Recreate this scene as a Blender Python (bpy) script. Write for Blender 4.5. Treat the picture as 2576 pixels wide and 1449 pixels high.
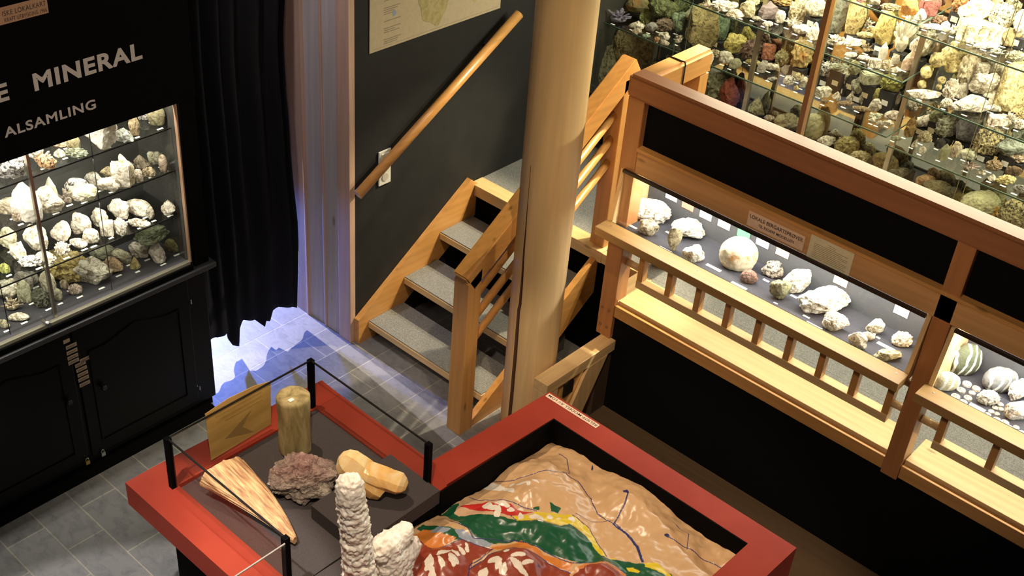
import bpy, bmesh, math, random
from math import radians, sin, cos, pi, sqrt
from mathutils import Vector, Matrix, noise
random.seed(11)
for _o in list(bpy.data.objects): bpy.data.objects.remove(_o)
SC = bpy.context.scene
COL = SC.collection

# ------------------------------------------------------------------ camera
F = 3026.5; W_, H_ = 2576, 1449
YAW, PIT, ROL = radians(39.391), radians(34.980), radians(5.030)
CAM = Vector((0, 0, 4.0))
_f = Vector((cos(PIT)*cos(YAW), cos(PIT)*sin(YAW), -sin(PIT)))
_r = Vector((sin(YAW), -cos(YAW), 0)); _u = _r.cross(_f)
RT = _r*cos(ROL) + _u*sin(ROL); UP = -_r*sin(ROL) + _u*cos(ROL); FW = _f
cd = bpy.data.cameras.new('camera'); cam = bpy.data.objects.new('camera', cd); COL.objects.link(cam)
cam.matrix_world = Matrix(((RT.x, UP.x, -FW.x, CAM.x), (RT.y, UP.y, -FW.y, CAM.y), (RT.z, UP.z, -FW.z, CAM.z), (0, 0, 0, 1)))
cd.sensor_width = 36; cd.lens = F/W_*36; cd.clip_start = .05
SC.camera = cam

# ------------------------------------------------------------------ view, world
SC.view_settings.view_transform = 'Standard'; SC.view_settings.look = 'None'
SC.view_settings.gamma = 1; SC.view_settings.use_curve_mapping = False
SC.view_settings.exposure = 0.35
w = bpy.data.worlds.new('World'); SC.world = w; w.use_nodes = True
w.node_tree.nodes['Background'].inputs[0].default_value = (1, .86, .72, 1)
w.node_tree.nodes['Background'].inputs[1].default_value = .012

# ------------------------------------------------------------------ lights of the room, with some added fills
def spot(name, loc, aim, power, col, size, blend=.3, rad=.03):
    l = bpy.data.lights.new(name, 'SPOT'); l.energy = power; l.color = col
    l.spot_size = radians(size); l.spot_blend = blend; l.shadow_soft_size = rad
    o = bpy.data.objects.new(name, l); COL.objects.link(o); o.location = loc
    o.rotation_euler = (Vector(aim)-Vector(loc)).to_track_quat('-Z', 'Y').to_euler(); return o
def area(name, loc, aim, power, col, sx, sy, axis=None):
    l = bpy.data.lights.new(name, 'AREA'); l.shape = 'RECTANGLE'; l.energy = power; l.color = col
    l.size = sx; l.size_y = sy
    o = bpy.data.objects.new(name, l); COL.objects.link(o)
    z = -(Vector(aim)-Vector(loc)).normalized()
    x = Vector(axis or (1, 0, 0)); y = z.cross(x).normalized(); x = y.cross(z).normalized()
    o.matrix_world = Matrix(((x.x, y.x, z.x, loc[0]), (x.y, y.y, z.y, loc[1]), (x.z, y.z, z.z, loc[2]), (0, 0, 0, 1)))
    return o
WARM = (1, .80, .58); COOL = (1, .94, .82)
spot('table_spotlight', (2.05, 3.35, 4.3), (2.35, 1.9, .8), 230, WARM, 36, .3, .03)
spot('front_spotlight', (.6, .9, 4.6), (2.2, 1.8, .8), 350, WARM, 36, .3, .05)
spot('floor_spotlight', (.45, 2.3, 4.4), (1.10, 2.52, 0), 560, (1, .93, .86), 28, .10, .04)
spot('column_spotlight', (2.0, .8, 4.8), (3.50, 2.92, 1.35), 200, (1, .80, .50), 20, .6, .05)
spot('landing_spotlight', (5.3, 2.62, 2.9), (3.85, 3.30, .35), 330, (1, .86, .56), 46, .5, .02)
spot('railing_fill', (.9, 1.3, 3.6), (3.97, 1.7, 1.35), 105, (1, .80, .58), 42, .7, .08)  # added fill for bounced light on the rail fronts, not a real lamp
spot('sign_spotlight', (1.2, 1.8, 3.8), (2.0, 3.94, 2.0), 34, (1, .84, .74), 70, .8, .1)
spot('alcove_white_lamp', (3.43, 5.40, 1.35), (3.15, 4.1, 0), 210, (1, .9, .84), 60, .3, .006)
spot('alcove_blue_lamp', (3.31, 5.3, .42), (3.22, 4.0, 0), 270, (.12, .24, 1), 80, .6, .02)
spot('plank_spotlight', (2.66, 3.80, 3.7), (3.43, 4.02, .75), 85, (.92, .86, .96), 27, .7, .04)
area('soft_room_fill', (.6, .5, 5.2), (3.4, 2.8, 0), 15, (1, .84, .66), 2.5, 2.5)  # added broad fill from above, not a lamp of the room
area('left_case_tube', (1.85, 3.985, 1.90), (1.85, 4.10, 1.0), 15, COOL, 1.3, .05, (1, 0, 0))
area('left_case_shelf_fill', (1.75, 3.975, 1.325), (1.75, 4.08, 1.0), 5, COOL, 1.25, .012, (1, 0, 0))  # added fill without a fixture, brightens the lower shelves
area('left_case_shelf_fill', (1.75, 3.975, 1.53), (1.75, 4.08, 1.2), 3.6, COOL, 1.25, .012, (1, 0, 0))  # second added fill, no real lamp under this shelf
area('right_case_tube', (5.25, 1.4, 2.42), (4.75, 1.4, 1.7), 60, (1, .90, .64), 3.4, .06, (0, 1, 0))
area('right_case_inner_tube', (5.30, 1.7, 2.44), (5.36, 1.7, 1.7), 44, (1, .96, .80), 2.8, .04, (0, 1, 0))
area('tray_tube', (4.04, 1.88, 1.372), (4.07, 1.88, 1.0), 14, (1, .98, .92), 1.42, .03, (0, 1, 0))
area('second_tray_tube', (4.04, .35, 1.372), (4.07, .35, 1.0), 14, (1, .98, .92), 1.42, .03, (0, 1, 0))

# ------------------------------------------------------------------ helpers
def ray(px, py):
    return (RT*((px-1288)/F) + UP*(-(py-724.5)/F) + FW)
def on(px, py, ax, v):
    d = ray(px, py); return CAM + d*((v-CAM[ax])/d[ax])
def Z(px, py, z=0): return on(px, py, 2, z)
def X(px, py, x): return on(px, py, 0, x)
def Y(px, py, y): return on(px, py, 1, y)

MATS = {}
def nt(name):
    m = bpy.data.materials.new(name); m.use_nodes = True; n = m.node_tree
    return m, n, n.nodes, n.links, n.nodes['Principled BSDF']
def ramp(N, L, src, stops):
    r = N.new('ShaderNodeValToRGB'); e = r.color_ramp.elements
    e[0].position, e[0].color = stops[0][0], (*stops[0][1], 1)
    e[1].position, e[1].color = stops[-1][0], (*stops[-1][1], 1)
    for p, c in stops[1:-1]:
        k = e.new(p); k.color = (*c, 1)
    L.new(src, r.inputs[0]); return r.outputs[0]
def noise_n(N, L, scale, detail=4, rough=.6, vec=None, dist=0):
    t = N.new('ShaderNodeTexNoise'); t.inputs['Scale'].default_value = scale; t.inputs['Detail'].default_value = detail
    t.inputs['Roughness'].default_value = rough; t.inputs['Distortion'].default_value = dist
    if vec: L.new(vec, t.inputs['Vector'])
    return t.outputs[0]
def coord(N, L, scale=(1, 1, 1), loc=(0, 0, 0), rot=(0, 0, 0)):
    tc = N.new('ShaderNodeTexCoord'); mp = N.new('ShaderNodeMapping'); L.new(tc.outputs['Object'], mp.inputs[0])
    mp.inputs['Scale'].default_value = scale; mp.inputs['Location'].default_value = loc; mp.inputs['Rotation'].default_value = rot
    return mp.outputs[0]
def bump(N, L, B, h, s, d=.002):
    b = N.new('ShaderNodeBump'); b.inputs['Strength'].default_value = s; b.inputs['Distance'].default_value = d
    L.new(h, b.inputs['Height']); L.new(b.outputs[0], B.inputs['Normal'])
def mul(c, k): return tuple(min(1, max(0, a*k)) for a in c)

def flat(name, c, rough=.5, metal=0, nz=0, spec=None, coat=0):
    if name in MATS: return MATS[name]
    m, n, N, L, B = nt(name)
    B.inputs['Roughness'].default_value = rough; B.inputs['Metallic'].default_value = metal
    if spec is not None: B.inputs['Specular IOR Level'].default_value = spec
    B.inputs['Coat Weight'].default_value = coat
    k = nz or .06
    t = noise_n(N, L, 40, 4, .6, coord(N, L))
    L.new(ramp(N, L, t, [(.3, mul(c, 1-k)), (.7, mul(c, 1+k))]), B.inputs['Base Color'])
    MATS[name] = m; return m
def wood(name, c, axis=0, dark=.55, rough=.35, coat=.3, scale=1.0, knots=True):
    key = name+'xyz'[axis]
    if key in MATS: return MATS[key]
    m, n, N, L, B = nt(key)
    s = [26*scale]*3; s[axis] = 1.3*scale
    v = coord(N, L, tuple(s), (3.1, 1.7, .4))
    t = noise_n(N, L, 1.0, 6, .55, v, 1.2)
    w_ = N.new('ShaderNodeTexWave'); w_.inputs['Scale'].default_value = 1.1; w_.inputs['Distortion'].default_value = 5
    w_.inputs['Detail'].default_value = 2; w_.bands_direction = 'DIAGONAL'
    L.new(coord(N, L, tuple(a*.5 for a in s)), w_.inputs['Vector'])
    mx = N.new('ShaderNodeMix'); mx.data_type = 'FLOAT'; mx.inputs[0].default_value = .14
    L.new(t, mx.inputs[2]); L.new(w_.outputs[1], mx.inputs[3])
    col = ramp(N, L, mx.outputs[0], [(.22, mul(c, .5+.5*dark)), (.42, mul(c, .9)), (.6, c), (.8, mul(c, 1.08))])
    if knots:
        vo = N.new('ShaderNodeTexVoronoi'); vo.inputs['Scale'].default_value = 1
        s2 = [9*scale]*3; s2[axis] = 3.0*scale
        L.new(coord(N, L, tuple(s2), (.37, .21, .6)), vo.inputs['Vector'])
        k = ramp(N, L, vo.outputs['Distance'], [(.04, (.8, .8, .8)), (.10, (0, 0, 0))])
        m2 = N.new('ShaderNodeMix'); m2.data_type = 'RGBA'
        L.new(k, m2.inputs[0]); L.new(col, m2.inputs[6]); m2.inputs[7].default_value = (*mul(c, .35), 1)
        col = m2.outputs[2]
    L.new(col, B.inputs['Base Color'])
    B.inputs['Roughness'].default_value = rough; B.inputs['Coat Weight'].default_value = coat; B.inputs['Coat Roughness'].default_value = .2
    bump(N, L, B, t, .15, .001)
    MATS[key] = m; return m
PINE = (.60, .29, .085); PINEL = (.72, .48, .23); PALE = (.52, .36, .20)
GREYW = (.34, .29, .27)

def glass(name, tint=(.96, .99, .97), refl=.9):
    if name in MATS: return MATS[name]
    m = bpy.data.materials.new(name); m.use_nodes = True; N = m.node_tree.nodes; L = m.node_tree.links; N.clear()
    o = N.new('ShaderNodeOutputMaterial'); t = N.new('ShaderNodeBsdfTransparent'); t.inputs[0].default_value = (*tint, 1)
    g = N.new('ShaderNodeBsdfGlossy'); g.inputs['Roughness'].default_value = .02; g.inputs[0].default_value = (refl, refl, refl, 1)
    fr = N.new('ShaderNodeFresnel'); fr.inputs[0].default_value = 1.45
    geo = N.new('ShaderNodeNewGeometry'); ms = N.new('ShaderNodeMath'); ms.operation = 'MULTIPLY'
    inv = N.new('ShaderNodeMath'); inv.operation = 'SUBTRACT'; inv.inputs[0].default_value = 1; L.new(geo.outputs['Backfacing'], inv.inputs[1])
    L.new(fr.outputs[0], ms.inputs[0]); L.new(inv.outputs[0], ms.inputs[1])
    x = N.new('ShaderNodeMixShader'); L.new(ms.outputs[0], x.inputs[0]); L.new(t.outputs[0], x.inputs[1]); L.new(g.outputs[0], x.inputs[2])
    L.new(x.outputs[0], o.inputs[0]); MATS[name] = m; return m
def speck(name, c1, c2, scale, rough=.9, bs=.5, lo=.42, hi=.58):
    if name in MATS: return MATS[name]
    m, n, N, L, B = nt(name)
    t = noise_n(N, L, scale, 3, .7, coord(N, L))
    L.new(ramp(N, L, t, [(lo, c1), (hi, c2)]), B.inputs['Base Color']); B.inputs['Roughness'].default_value = rough
    bump(N, L, B, t, bs, .003); MATS[name] = m; return m
def tiles(name, rot):
    m, n, N, L, B = nt(name)
    v = coord(N, L, (1, 1, 1), (-.0, .0, 0), (0, 0, 0))
    if rot:   # courses run along y
        sx = N.new('ShaderNodeSeparateXYZ'); cx = N.new('ShaderNodeCombineXYZ'); L.new(v, sx.inputs[0])
        a = N.new('ShaderNodeMath'); a.operation = 'ADD'; a.inputs[1].default_value = .035; L.new(sx.outputs[1], a.inputs[0])
        b_ = N.new('ShaderNodeMath'); b_.operation = 'ADD'; b_.inputs[1].default_value = -.128; L.new(sx.outputs[0], b_.inputs[0])
        L.new(a.outputs[0], cx.inputs[0]); L.new(b_.outputs[0], cx.inputs[1]); v2 = cx.outputs[0]
    else:
        mp = N.new('ShaderNodeMapping'); mp.inputs['Location'].default_value = (.05, .140, 0); L.new(v, mp.inputs[0]); v2 = mp.outputs[0]
    b = N.new('ShaderNodeTexBrick'); L.new(v2, b.inputs['Vector'])
    b.inputs['Scale'].default_value = 1; b.inputs['Brick Width'].default_value = .36; b.inputs['Row Height'].default_value = .1744 if rot else .182
    b.inputs['Mortar Size'].default_value = .0035; b.inputs['Mortar Smooth'].default_value = .3; b.inputs['Bias'].default_value = 0
    b.inputs['Color1'].default_value = (.15, .147, .155, 1); b.inputs['Color2'].default_value = (.20, .195, .20, 1)
    b.inputs['Mortar'].default_value = (.31, .285, .24, 1)
    t = noise_n(N, L, 14, 8, .7, coord(N, L, (1.6, 1, 1)), .6)
    k = ramp(N, L, t, [(.3, (.62, .62, .64)), (.55, (1, 1, 1)), (.75, (1.0, .98, .94))])
    mx = N.new('ShaderNodeMix'); mx.data_type = 'RGBA'; mx.blend_type = 'MULTIPLY'; mx.inputs[0].default_value = 1
    L.new(b.outputs[0], mx.inputs[6]); L.new(k, mx.inputs[7]); L.new(mx.outputs[2], B.inputs['Base Color'])
    B.inputs['Roughness'].default_value = .5
    ad = N.new('ShaderNodeMath'); ad.operation = 'SUBTRACT'; L.new(t, ad.inputs[0]); L.new(b.outputs[1], ad.inputs[1])
    bump(N, L, B, ad.outputs[0], .35, .004); return m

M_BLACK = flat('black_paint', (.0016, .0015, .0018), .75, spec=.06)
M_BLACKG = flat('black_lacquer', (.002, .002, .0025), .35, spec=.2)
M_BLACKS = flat('black_sill_paint', (.035, .034, .038), .45)
M_FELT = speck('charcoal_felt', (.038, .030, .030), (.055, .044, .043), 300, .95, .3)
M_TRAY = speck('dark_tray_lining', (.028, .026, .032), (.036, .033, .04), 200, .9, .2)
M_RED = None
M_ALU = flat('aluminium', (.62, .57, .47), .3, 1)
M_BRASS = flat('brass', (.65, .45, .15), .35, 1)
M_STEEL = flat('steel', (.7, .69, .66), .28, 1)
M_WHITE = flat('white_card', (.82, .81, .78), .8)
M_CREAM = flat('cream_card', (.68, .58, .38), .8)
M_LETTER = flat('grey_letter_paint', (.62, .55, .52), .8)
M_INK = flat('dark_ink', (.05, .035, .03), .8)
M_GLASS = glass('clear_glass', (.97, .985, .97), .8)
M_SHELF = glass('shelf_glass', (.955, .965, .945), .9)
M_EDGE = flat('green_glass_edge', (.10, .16, .12), .25)
M_RIM = flat('black_glass_edge', (.01, .01, .01), .3)
M_MIRROR = flat('mirror', (.62, .62, .56), .03, 1, nz=.001)
M_CARPET = speck('grey_carpet', (.15, .147, .145), (.27, .262, .25), 240, .98, .8)
M_CHALK = speck('black_chalk_wall', (.003, .003, .0035), (.009, .0085, .0085), 7, .8, .06, .35, .75)

def red_paint():
    m, n, N, L, B = nt('red_paint')
    t = noise_n(N, L, 3.5, 4, .5, coord(N, L)); t2 = noise_n(N, L, 90, 5, .75, coord(N, L))
    base = ramp(N, L, t, [(.3, (.25, .028, .015)), (.7, (.33, .042, .022))])
    k = ramp(N, L, t2, [(.70, (0, 0, 0)), (.74, (1, 1, 1))])
    mx = N.new('ShaderNodeMix'); mx.data_type = 'RGBA'; L.new(k, mx.inputs[0]); L.new(base, mx.inputs[6]); mx.inputs[7].default_value = (.5, .2, .12, 1)
    L.new(mx.outputs[2], B.inputs['Base Color']); B.inputs['Roughness'].default_value = .5; B.inputs['Specular IOR Level'].default_value = .2; bump(N, L, B, t2, .06, .001); return m
M_RED = red_paint()
def velvet():
    m, n, N, L, B = nt('black_velvet'); t = noise_n(N, L, 60, 3, .6, coord(N, L, (1, 1, .2)))
    L.new(ramp(N, L, t, [(.3, (.0018, .0018, .0025)), (.7, (.004, .0035, .005))]), B.inputs['Base Color'])
    B.inputs['Roughness'].default_value = .85; B.inputs['Sheen Weight'].default_value = .0; B.inputs['Specular IOR Level'].default_value = .25; B.inputs['Sheen Roughness'].default_value = .4
    return m
M_VELVET = velvet()

# mesh builder
class MB:
    def __init__(s): s.bm = bmesh.new()
    def box(s, a, b, bev=0):
        a = Vector(a); b = Vector(b); lo = Vector(map(min, a, b)); hi = Vector(map(max, a, b))
        r = bmesh.ops.create_cube(s.bm, size=1); vs = r['verts']
        for v in vs: v.co = Vector((lo[i]+(v.co[i]+.5)*(hi[i]-lo[i]) for i in range(3)))
        if bev:
            es = {e for v in vs for e in v.link_edges}
            bmesh.ops.bevel(s.bm, geom=list(es), offset=bev, segments=2, affect='EDGES', profile=.6)
        return s
    def poly(s, pts, ext):   # closed outline extruded by vector ext
        ext = Vector(ext); a = [s.bm.verts.new(p) for p in pts]; b = [s.bm.verts.new(Vector(p)+ext) for p in pts]
        n = len(a)
        try: s.bm.faces.new(a)
        except ValueError: pass
        s.bm.faces.new(b[::-1])
        for i in range(n): s.bm.faces.new((a[i], b[i], b[(i+1) % n], a[(i+1) % n]))
        return s
    def beam(s, p, q, w, h, up=(0, 0, 1), bev=0):  # box beam between points, w across, h along up
        p = Vector(p); q = Vector(q); d = (q-p).normalized(); u = Vector(up); r = d.cross(u).normalized(); u = r.cross(d).normalized()
        c = [(-1, -1), (1, -1), (1, 1), (-1, 1)]
        vs = [[s.bm.verts.new(e + r*(a*w/2) + u*(b*h/2)) for a, b in c] for e in (p, q)]
        fs = [s.bm.faces.new(vs[0][::-1]), s.bm.faces.new(vs[1])]
        for i in range(4): fs.append(s.bm.faces.new((vs[0][i], vs[0][(i+1) % 4], vs[1][(i+1) % 4], vs[1][i])))
        if bev: bmesh.ops.bevel(s.bm, geom=list({e for f in fs for e in f.edges}), offset=bev, segments=2, affect='EDGES')
        return s
    def tube(s, p, q, r, n=20, r2=None):
        p = Vector(p); q = Vector(q); d = (q-p).normalized(); a = d.orthogonal().normalized(); b = d.cross(a); r2 = r if r2 is None else r2
        R = [[s.bm.verts.new(e+(a*cos(2*pi*i/n)+b*sin(2*pi*i/n))*rr) for i in range(n)] for e, rr in ((p, r), (q, r2))]
        s.bm.faces.new(R[0][::-1]); s.bm.faces.new(R[1])
        for i in range(n): 
            f = s.bm.faces.new((R[0][i], R[0][(i+1) % n], R[1][(i+1) % n], R[1][i])); f.smooth = True
        return s
    def path(s, pts, r, n=10):
        for a, b in zip(pts, pts[1:]): s.tube(a, b, r, n)
        return s
    def build(s, name, mat, parent=None, mats=None, smooth=False):
        bmesh.ops.recalc_face_normals(s.bm, faces=s.bm.faces)
        me = bpy.data.meshes.new(name)
        # origin at base centre
        o = bpy.data.objects.new(name, me)
        vs = s.bm.verts
        if len(vs) and parent is None:
            lo = [min(v.co[i] for v in vs) for i in range(3)]; hi = [max(v.co[i] for v in vs) for i in range(3)]
            c = Vector(((lo[0]+hi[0])/2, (lo[1]+hi[1])/2, lo[2]))
            for v in vs: v.co -= c
            o.location = c
        elif parent is not None:
            inv = parent.matrix_basis.inverted()
            if parent.parent: inv = inv @ parent.parent.matrix_basis.inverted()
            for v in vs: v.co = inv @ v.co
        if smooth:
            for f in s.bm.faces: f.smooth = True
        s.bm.to_mesh(me); s.bm.free()
        for mm in (mats or [mat]): me.materials.append(mm)
        COL.objects.link(o); o.parent = parent
        return o
def B(name, a, b, mat, parent=None, bev=0): return MB().box(a, b, bev).build(name, mat, parent)
def thing(name, label, cat, loc=(0, 0, 0), rz=0, group=None):
    o = bpy.data.objects.new(name, None); COL.objects.link(o); o.empty_display_size = .05
    o.location = loc; o.rotation_euler = (0, 0, rz); o['label'] = label; o['category'] = cat
    if group: o['group'] = group
    return o
def tag(o, label, cat, group=None, kind=None):
    o['label'] = label; o['category'] = cat
    if group: o['group'] = group
    if kind: o['kind'] = kind
    return o
def struct(o, label=None): o['kind'] = 'structure'; o['label'] = label or o.name.replace('_', ' '); o['category'] = 'structure'; return o
def text(name, s, size, origin, xd, ud, mat, parent=None, bold=0, align='LEFT', ext=.0008, sx=1.0, spacing=1.0):
    c = bpy.data.curves.new(name, 'FONT'); c.body = s; c.size = size; c.align_x = align; c.extrude = ext; c.offset = bold; c.space_character = spacing
    t = bpy.data.objects.new(name, c); COL.objects.link(t)
    dg = bpy.context.evaluated_depsgraph_get(); me = bpy.data.meshes.new_from_object(t.evaluated_get(dg))
    bpy.data.objects.remove(t)
    xd = Vector(xd).normalized(); ud = Vector(ud).normalized(); nd = xd.cross(ud)
    M = Matrix(((xd.x*sx, ud.x, nd.x, origin[0]), (xd.y*sx, ud.y, nd.y, origin[1]), (xd.z*sx, ud.z, nd.z, origin[2]), (0, 0, 0, 1)))
    if parent is not None: M = parent.matrix_basis.inverted() @ M
    me.transform(M); me.materials.clear(); me.materials.append(mat)
    o = bpy.data.objects.new(name, me); COL.objects.link(o); o.parent = parent
    return o

XR = 3.968      # front plane of the railing
YW = 3.864      # stair wall
YC = 3.943      # front of the left cabinet
XM = 5.50       # mirror back of the long cabinet
ZL = .655       # landing level

# ================================================================== setting
struct(B('floor', (-1.5, -1.5, -.05), (2.60, 6.6, 0), tiles('slate_tiles_long', True)), 'grey slate tile floor')
struct(B('floor', (2.60, -1.5, -.05), (4.3, 6.6, 0), tiles('slate_tiles_cross', False)), 'grey slate tile floor by the doorway')
struct(B('floor', (3.62, -1.5, 0), (3.985, 2.60, .012), wood('strip_floor', (.10, .060, .030), 1, .5, .6, 0), None), 'brown wooden strip of floor below the railing')
struct(B('floor', (4.285, -1.5, ZL-.06), (5.9, YW, ZL), M_CARPET), 'grey carpeted landing')
struct(B('floor', (4.0, -1.5, ZL-.06), (4.284, 2.69, ZL), M_CARPET), 'grey carpeted landing edge behind the railing')
struct(B('wall_stairs', (3.4255, YW+.001, 0), (5.9, YW+.011, 3.3), M_CHALK), 'black chalky wall beside the stairs')
struct(B('wall_back', (-1.5, 6.5, 0), (5.9, 6.6, 3.3), M_BLACK))
struct(B('wall_right', (5.62, -1.5, 0), (5.72, YW, 3.3), M_BLACK))
struct(B('wall_left', (1.0, 4.45, 0), (2.6, 4.52, 3.3), M_BLACK), 'black wall behind the left cabinet')
struct(B('wall_landing', (3.99, -1.5, 0), (4.01, 2.69, .60), flat('black_board', (.003, .003, .0035), .75, spec=.1)), 'black board under the landing')
struct(B('trim_1', (4.28, 2.70, 0), (4.30, YW, .59), M_BLACK), 'black riser under the landing')
struct(B('trim_2', (4.0, 2.69, 0), (4.28, 2.705, .59), M_BLACK), 'black return under the landing corner')

# plank wall: end boards
pw = thing('plank_wall_end', 'weathered pale plank boarding with a wavy natural edge beside the curtain', 'boarding', (3.40, 4.08, 0))
M_PL = wood('weathered_plank', (.52, .46, .43), 2, .8, .6, .05, .8)
M_PL2 = wood('pinkish_plank', (.58, .38, .28), 2, .8, .6, .05, .8)
edge = [(748, 776), (752, 640), (749, 560), (745, 520), (739, 470), (732, 380), (728, 300), (718, 200), (714, 140), (712, 80), (716, 0), (717, -120)]
pts = [X(a, b, 3.392) for a, b in edge]
pts[0].z = 0
outl = [Vector((3.392, p.y, p.z)) for p in pts]
top = outl[-1].z
MB().poly(outl + [Vector((3.392, 4.20, top)), Vector((3.392, 4.20, 0))], (.03, 0, 0)).build('edge_board', M_PL2, pw)
for y0, y1, dx, mt in ((4.218, 4.205, -.006, M_PL2), (4.205, 4.075, .008, M_PL), (4.075, 4.062, -.004, M_PL2), (4.062, 3.955, .004, M_PL), (3.955, 3.864, -.004, M_PL2)):
    MB().box((3.392+dx, y0, 0), (3.424, y1, 3.2), .003).build('board' if abs(y1-y0) > .03 else 'batten', mt, pw)
B('backing', (3.426, YW+.012, 0), (3.5, 4.30, 3.2), M_BLACK, pw)

# curtain with a wavy cut hem
hem = [(530, 850), (548, 850), (571, 839), (574, 852), (586, 868), (598, 868), (600, 825), (612, 806), (640, 805), (666, 821), (668, 806), (676, 806), (683, 780), (700, 773), (724, 772), (752, 774)]
hp = [Y(a, b, 4.20) for a, b in hem]
def hem_z(x):
    for a, b in zip(hp, hp[1:]):
        if a.x <= x <= b.x: return a.z+(b.z-a.z)*(x-a.x)/max(1e-5, b.x-a.x)
    return hp[0].z if x < hp[0].x else hp[-1].z
er = sorted([(Y(a+2, b, 4.19).z, Y(a+2, b, 4.19).x) for a, b in edge])
def xr_at(z):
    if z <= er[0][0]: return er[0][1]
    for (z0, a), (z1, b) in zip(er, er[1:]):
        if z0 <= z <= z1: return a+(b-a)*(z-z0)/max(1e-5, z1-z0)
    return er[-1][1]
bm = bmesh.new(); NX = 260; cols = []
x0, x1 = 2.60, er[0][1]
for i in range(NX+1):
    x = x0+(x1-x0)*i/NX; z0 = hem_z(x); cl = []
    for k in range(28):
        t = (k/27)**1.4; z = z0+(3.1-z0)*t
        ph = x*62+1.4*sin(x*11+t*.5)+.3*sin(t*5)
        y = 4.20+(.004+.026*min(1, t*3+.12))*(sin(ph)+.4*sin(ph*.43+2))*min(1, (NX-i)/12)
        cl.append(bm.verts.new((x0+(x-x0)*(xr_at(z)-x0)/(x1-x0), y, z)))
    cols.append(cl)
for a, b in zip(cols, cols[1:]):
    for k in range(27): bm.faces.new((a[k], b[k], b[k+1], a[k+1])).smooth = True
m_ = MB(); m_.bm.free(); m_.bm = bm
cu = m_.build('curtain', M_VELVET); tag(cu, 'black velvet curtain hanging in folds across the doorway with a ragged hem', 'curtain')
md = cu.modifiers.new('thick', 'SOLIDIFY'); md.thickness = .003

# ================================================================== left mineral cabinet
lc = thing('display_cabinet', 'tall black cabinet with lit glass case of minerals on the left wall', 'cabinet', (1.8, 4.1, 0))
XL0, XL1 = 1.10, 2.572
B('base_cupboard', (XL0, 3.95, .05), (XL1+.012, 4.40, .82), M_BLACKG, lc, .004)
B('plinth', (XL0, 3.965, 0), (XL1, 4.40, .05), M_BLACK, lc)
B('skirting', (XL0, 3.905, 0), (XL1-.02, 3.964, .012), M_BLACK, lc)
MB().box((XL0, 3.905, .825), (2.62, 4.42, .85), .004).build('sill', M_BLACKS, lc)
B('header_board', (XL0, 3.925, 1.678), (2.60, 3.945, 3.0), M_BLACK, lc)
B('case_floor', (XL0, 3.952, .852), (2.50, 4.26, .885), M_TRAY, lc)
B('back_panel', (XL0, 4.262, .85), (2.52, 4.275, 2.0), flat('grey_smoked_back', (.030, .029, .027), .25, spec=.5), lc)
B('side_panel', (2.505, 3.95, .85), (2.525, 4.262, 2.0), flat('grey_smoked_side', (.045, .044, .040), .22, spec=.6), lc)
B('side_post', (2.526, 3.935, .85), (2.60, 4.02, 1.68), M_BLACK, lc)
B('case_top', (XL0, 3.952, 2.0), (2.53, 4.275, 2.02), M_BLACK, lc)
B('bottom_frame', (XL0, 3.918, .852), (2.506, 3.951, .878), M_BLACK, lc)
B('bottom_track', (XL0, 3.930, .878), (2.50, 3.951, .893), flat('pale_track', (.62, .58, .46), .35, .6), lc)
B('trim_strip', (2.498, 3.925, .893), (2.504, 3.945, 1.68), wood('trimwood', (.45, .27, .17), 2), lc)
SH_L = [1.118, 1.340, 1.545]
for z in SH_L:
    s = B('glass_shelf', (XL0, 3.985, z-.006), (2.503, 4.255, z), M_SHELF, lc)
    B('shelf_edge', (XL0, 3.982, z-.006), (2.503, 3.985, z), M_RIM, s)
B('glass_door', (1.1, 3.953, .893), (1.86, 3.957, 1.70), M_GLASS, lc)
B('glass_door', (1.84, 3.960, .893), (2.50, 3.964, 1.70), M_GLASS, lc)
for x in (1.845, ): B('door_edge_strip', (x, 3.948, .89), (x+.012, 3.966, 1.70), M_ALU, lc)
for px, py in ((172, 765), (48, 640)):
    p = Y(px, 560 if px > 100 else 480, 3.985)
for x in (1.66, 2.13): B('shelf_joint', (x, 3.978, .885), (x+.0025, 3.9815, 1.72), M_RIM, lc)
lk = MB().tube((1.795, 3.905, .906), (1.795, 3.95, .906), .011).build('door_lock', M_STEEL, lc)
# door panels and furniture
def cab_door(xa, xb, knobx, knobz):
    d = B('cupboard_door', (xa, 3.940, .08), (xb, 3.949, .80), M_BLACKG, lc, .003)
    a, b = xa+.06, xb-.06; pts = [(a, .15), (b, .15), (b, .66)]
    for i in range(13): 
        t = i/12; pts.append((b+(a-b)*t, .66+.045*max(0, 1-abs(t-.5)*3.2)))
    m = MB(); P = [Vector((x, 3.938, z)) for x, z in pts]
    for p, q in zip(P, P[1:]+P[:1]):
        if (p-q).length > 1e-4: m.beam(p, q, .006, .008, (0, 1, 0))
    m.build('panel_moulding', M_BLACKG, d)
    MB().tube((knobx, 3.940, knobz), (knobx, 3.925, knobz), .007, 14).tube((knobx, 3.925, knobz), (knobx, 3.912, knobz), .015, 18, .011).build('knob', flat('black_knob', (.02, .018, .02), .25), d)
    return d
d1 = cab_door(1.30, 1.88, 1.828, .462); d2 = cab_door(1.90, 2.48, 1.996, .449)
for zz in (.152, .671): MB().tube((2.488, 3.938, zz-.012), (2.488, 3.938, zz+.012), .004, 10).build('hinge', M_STEEL, lc)
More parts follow.
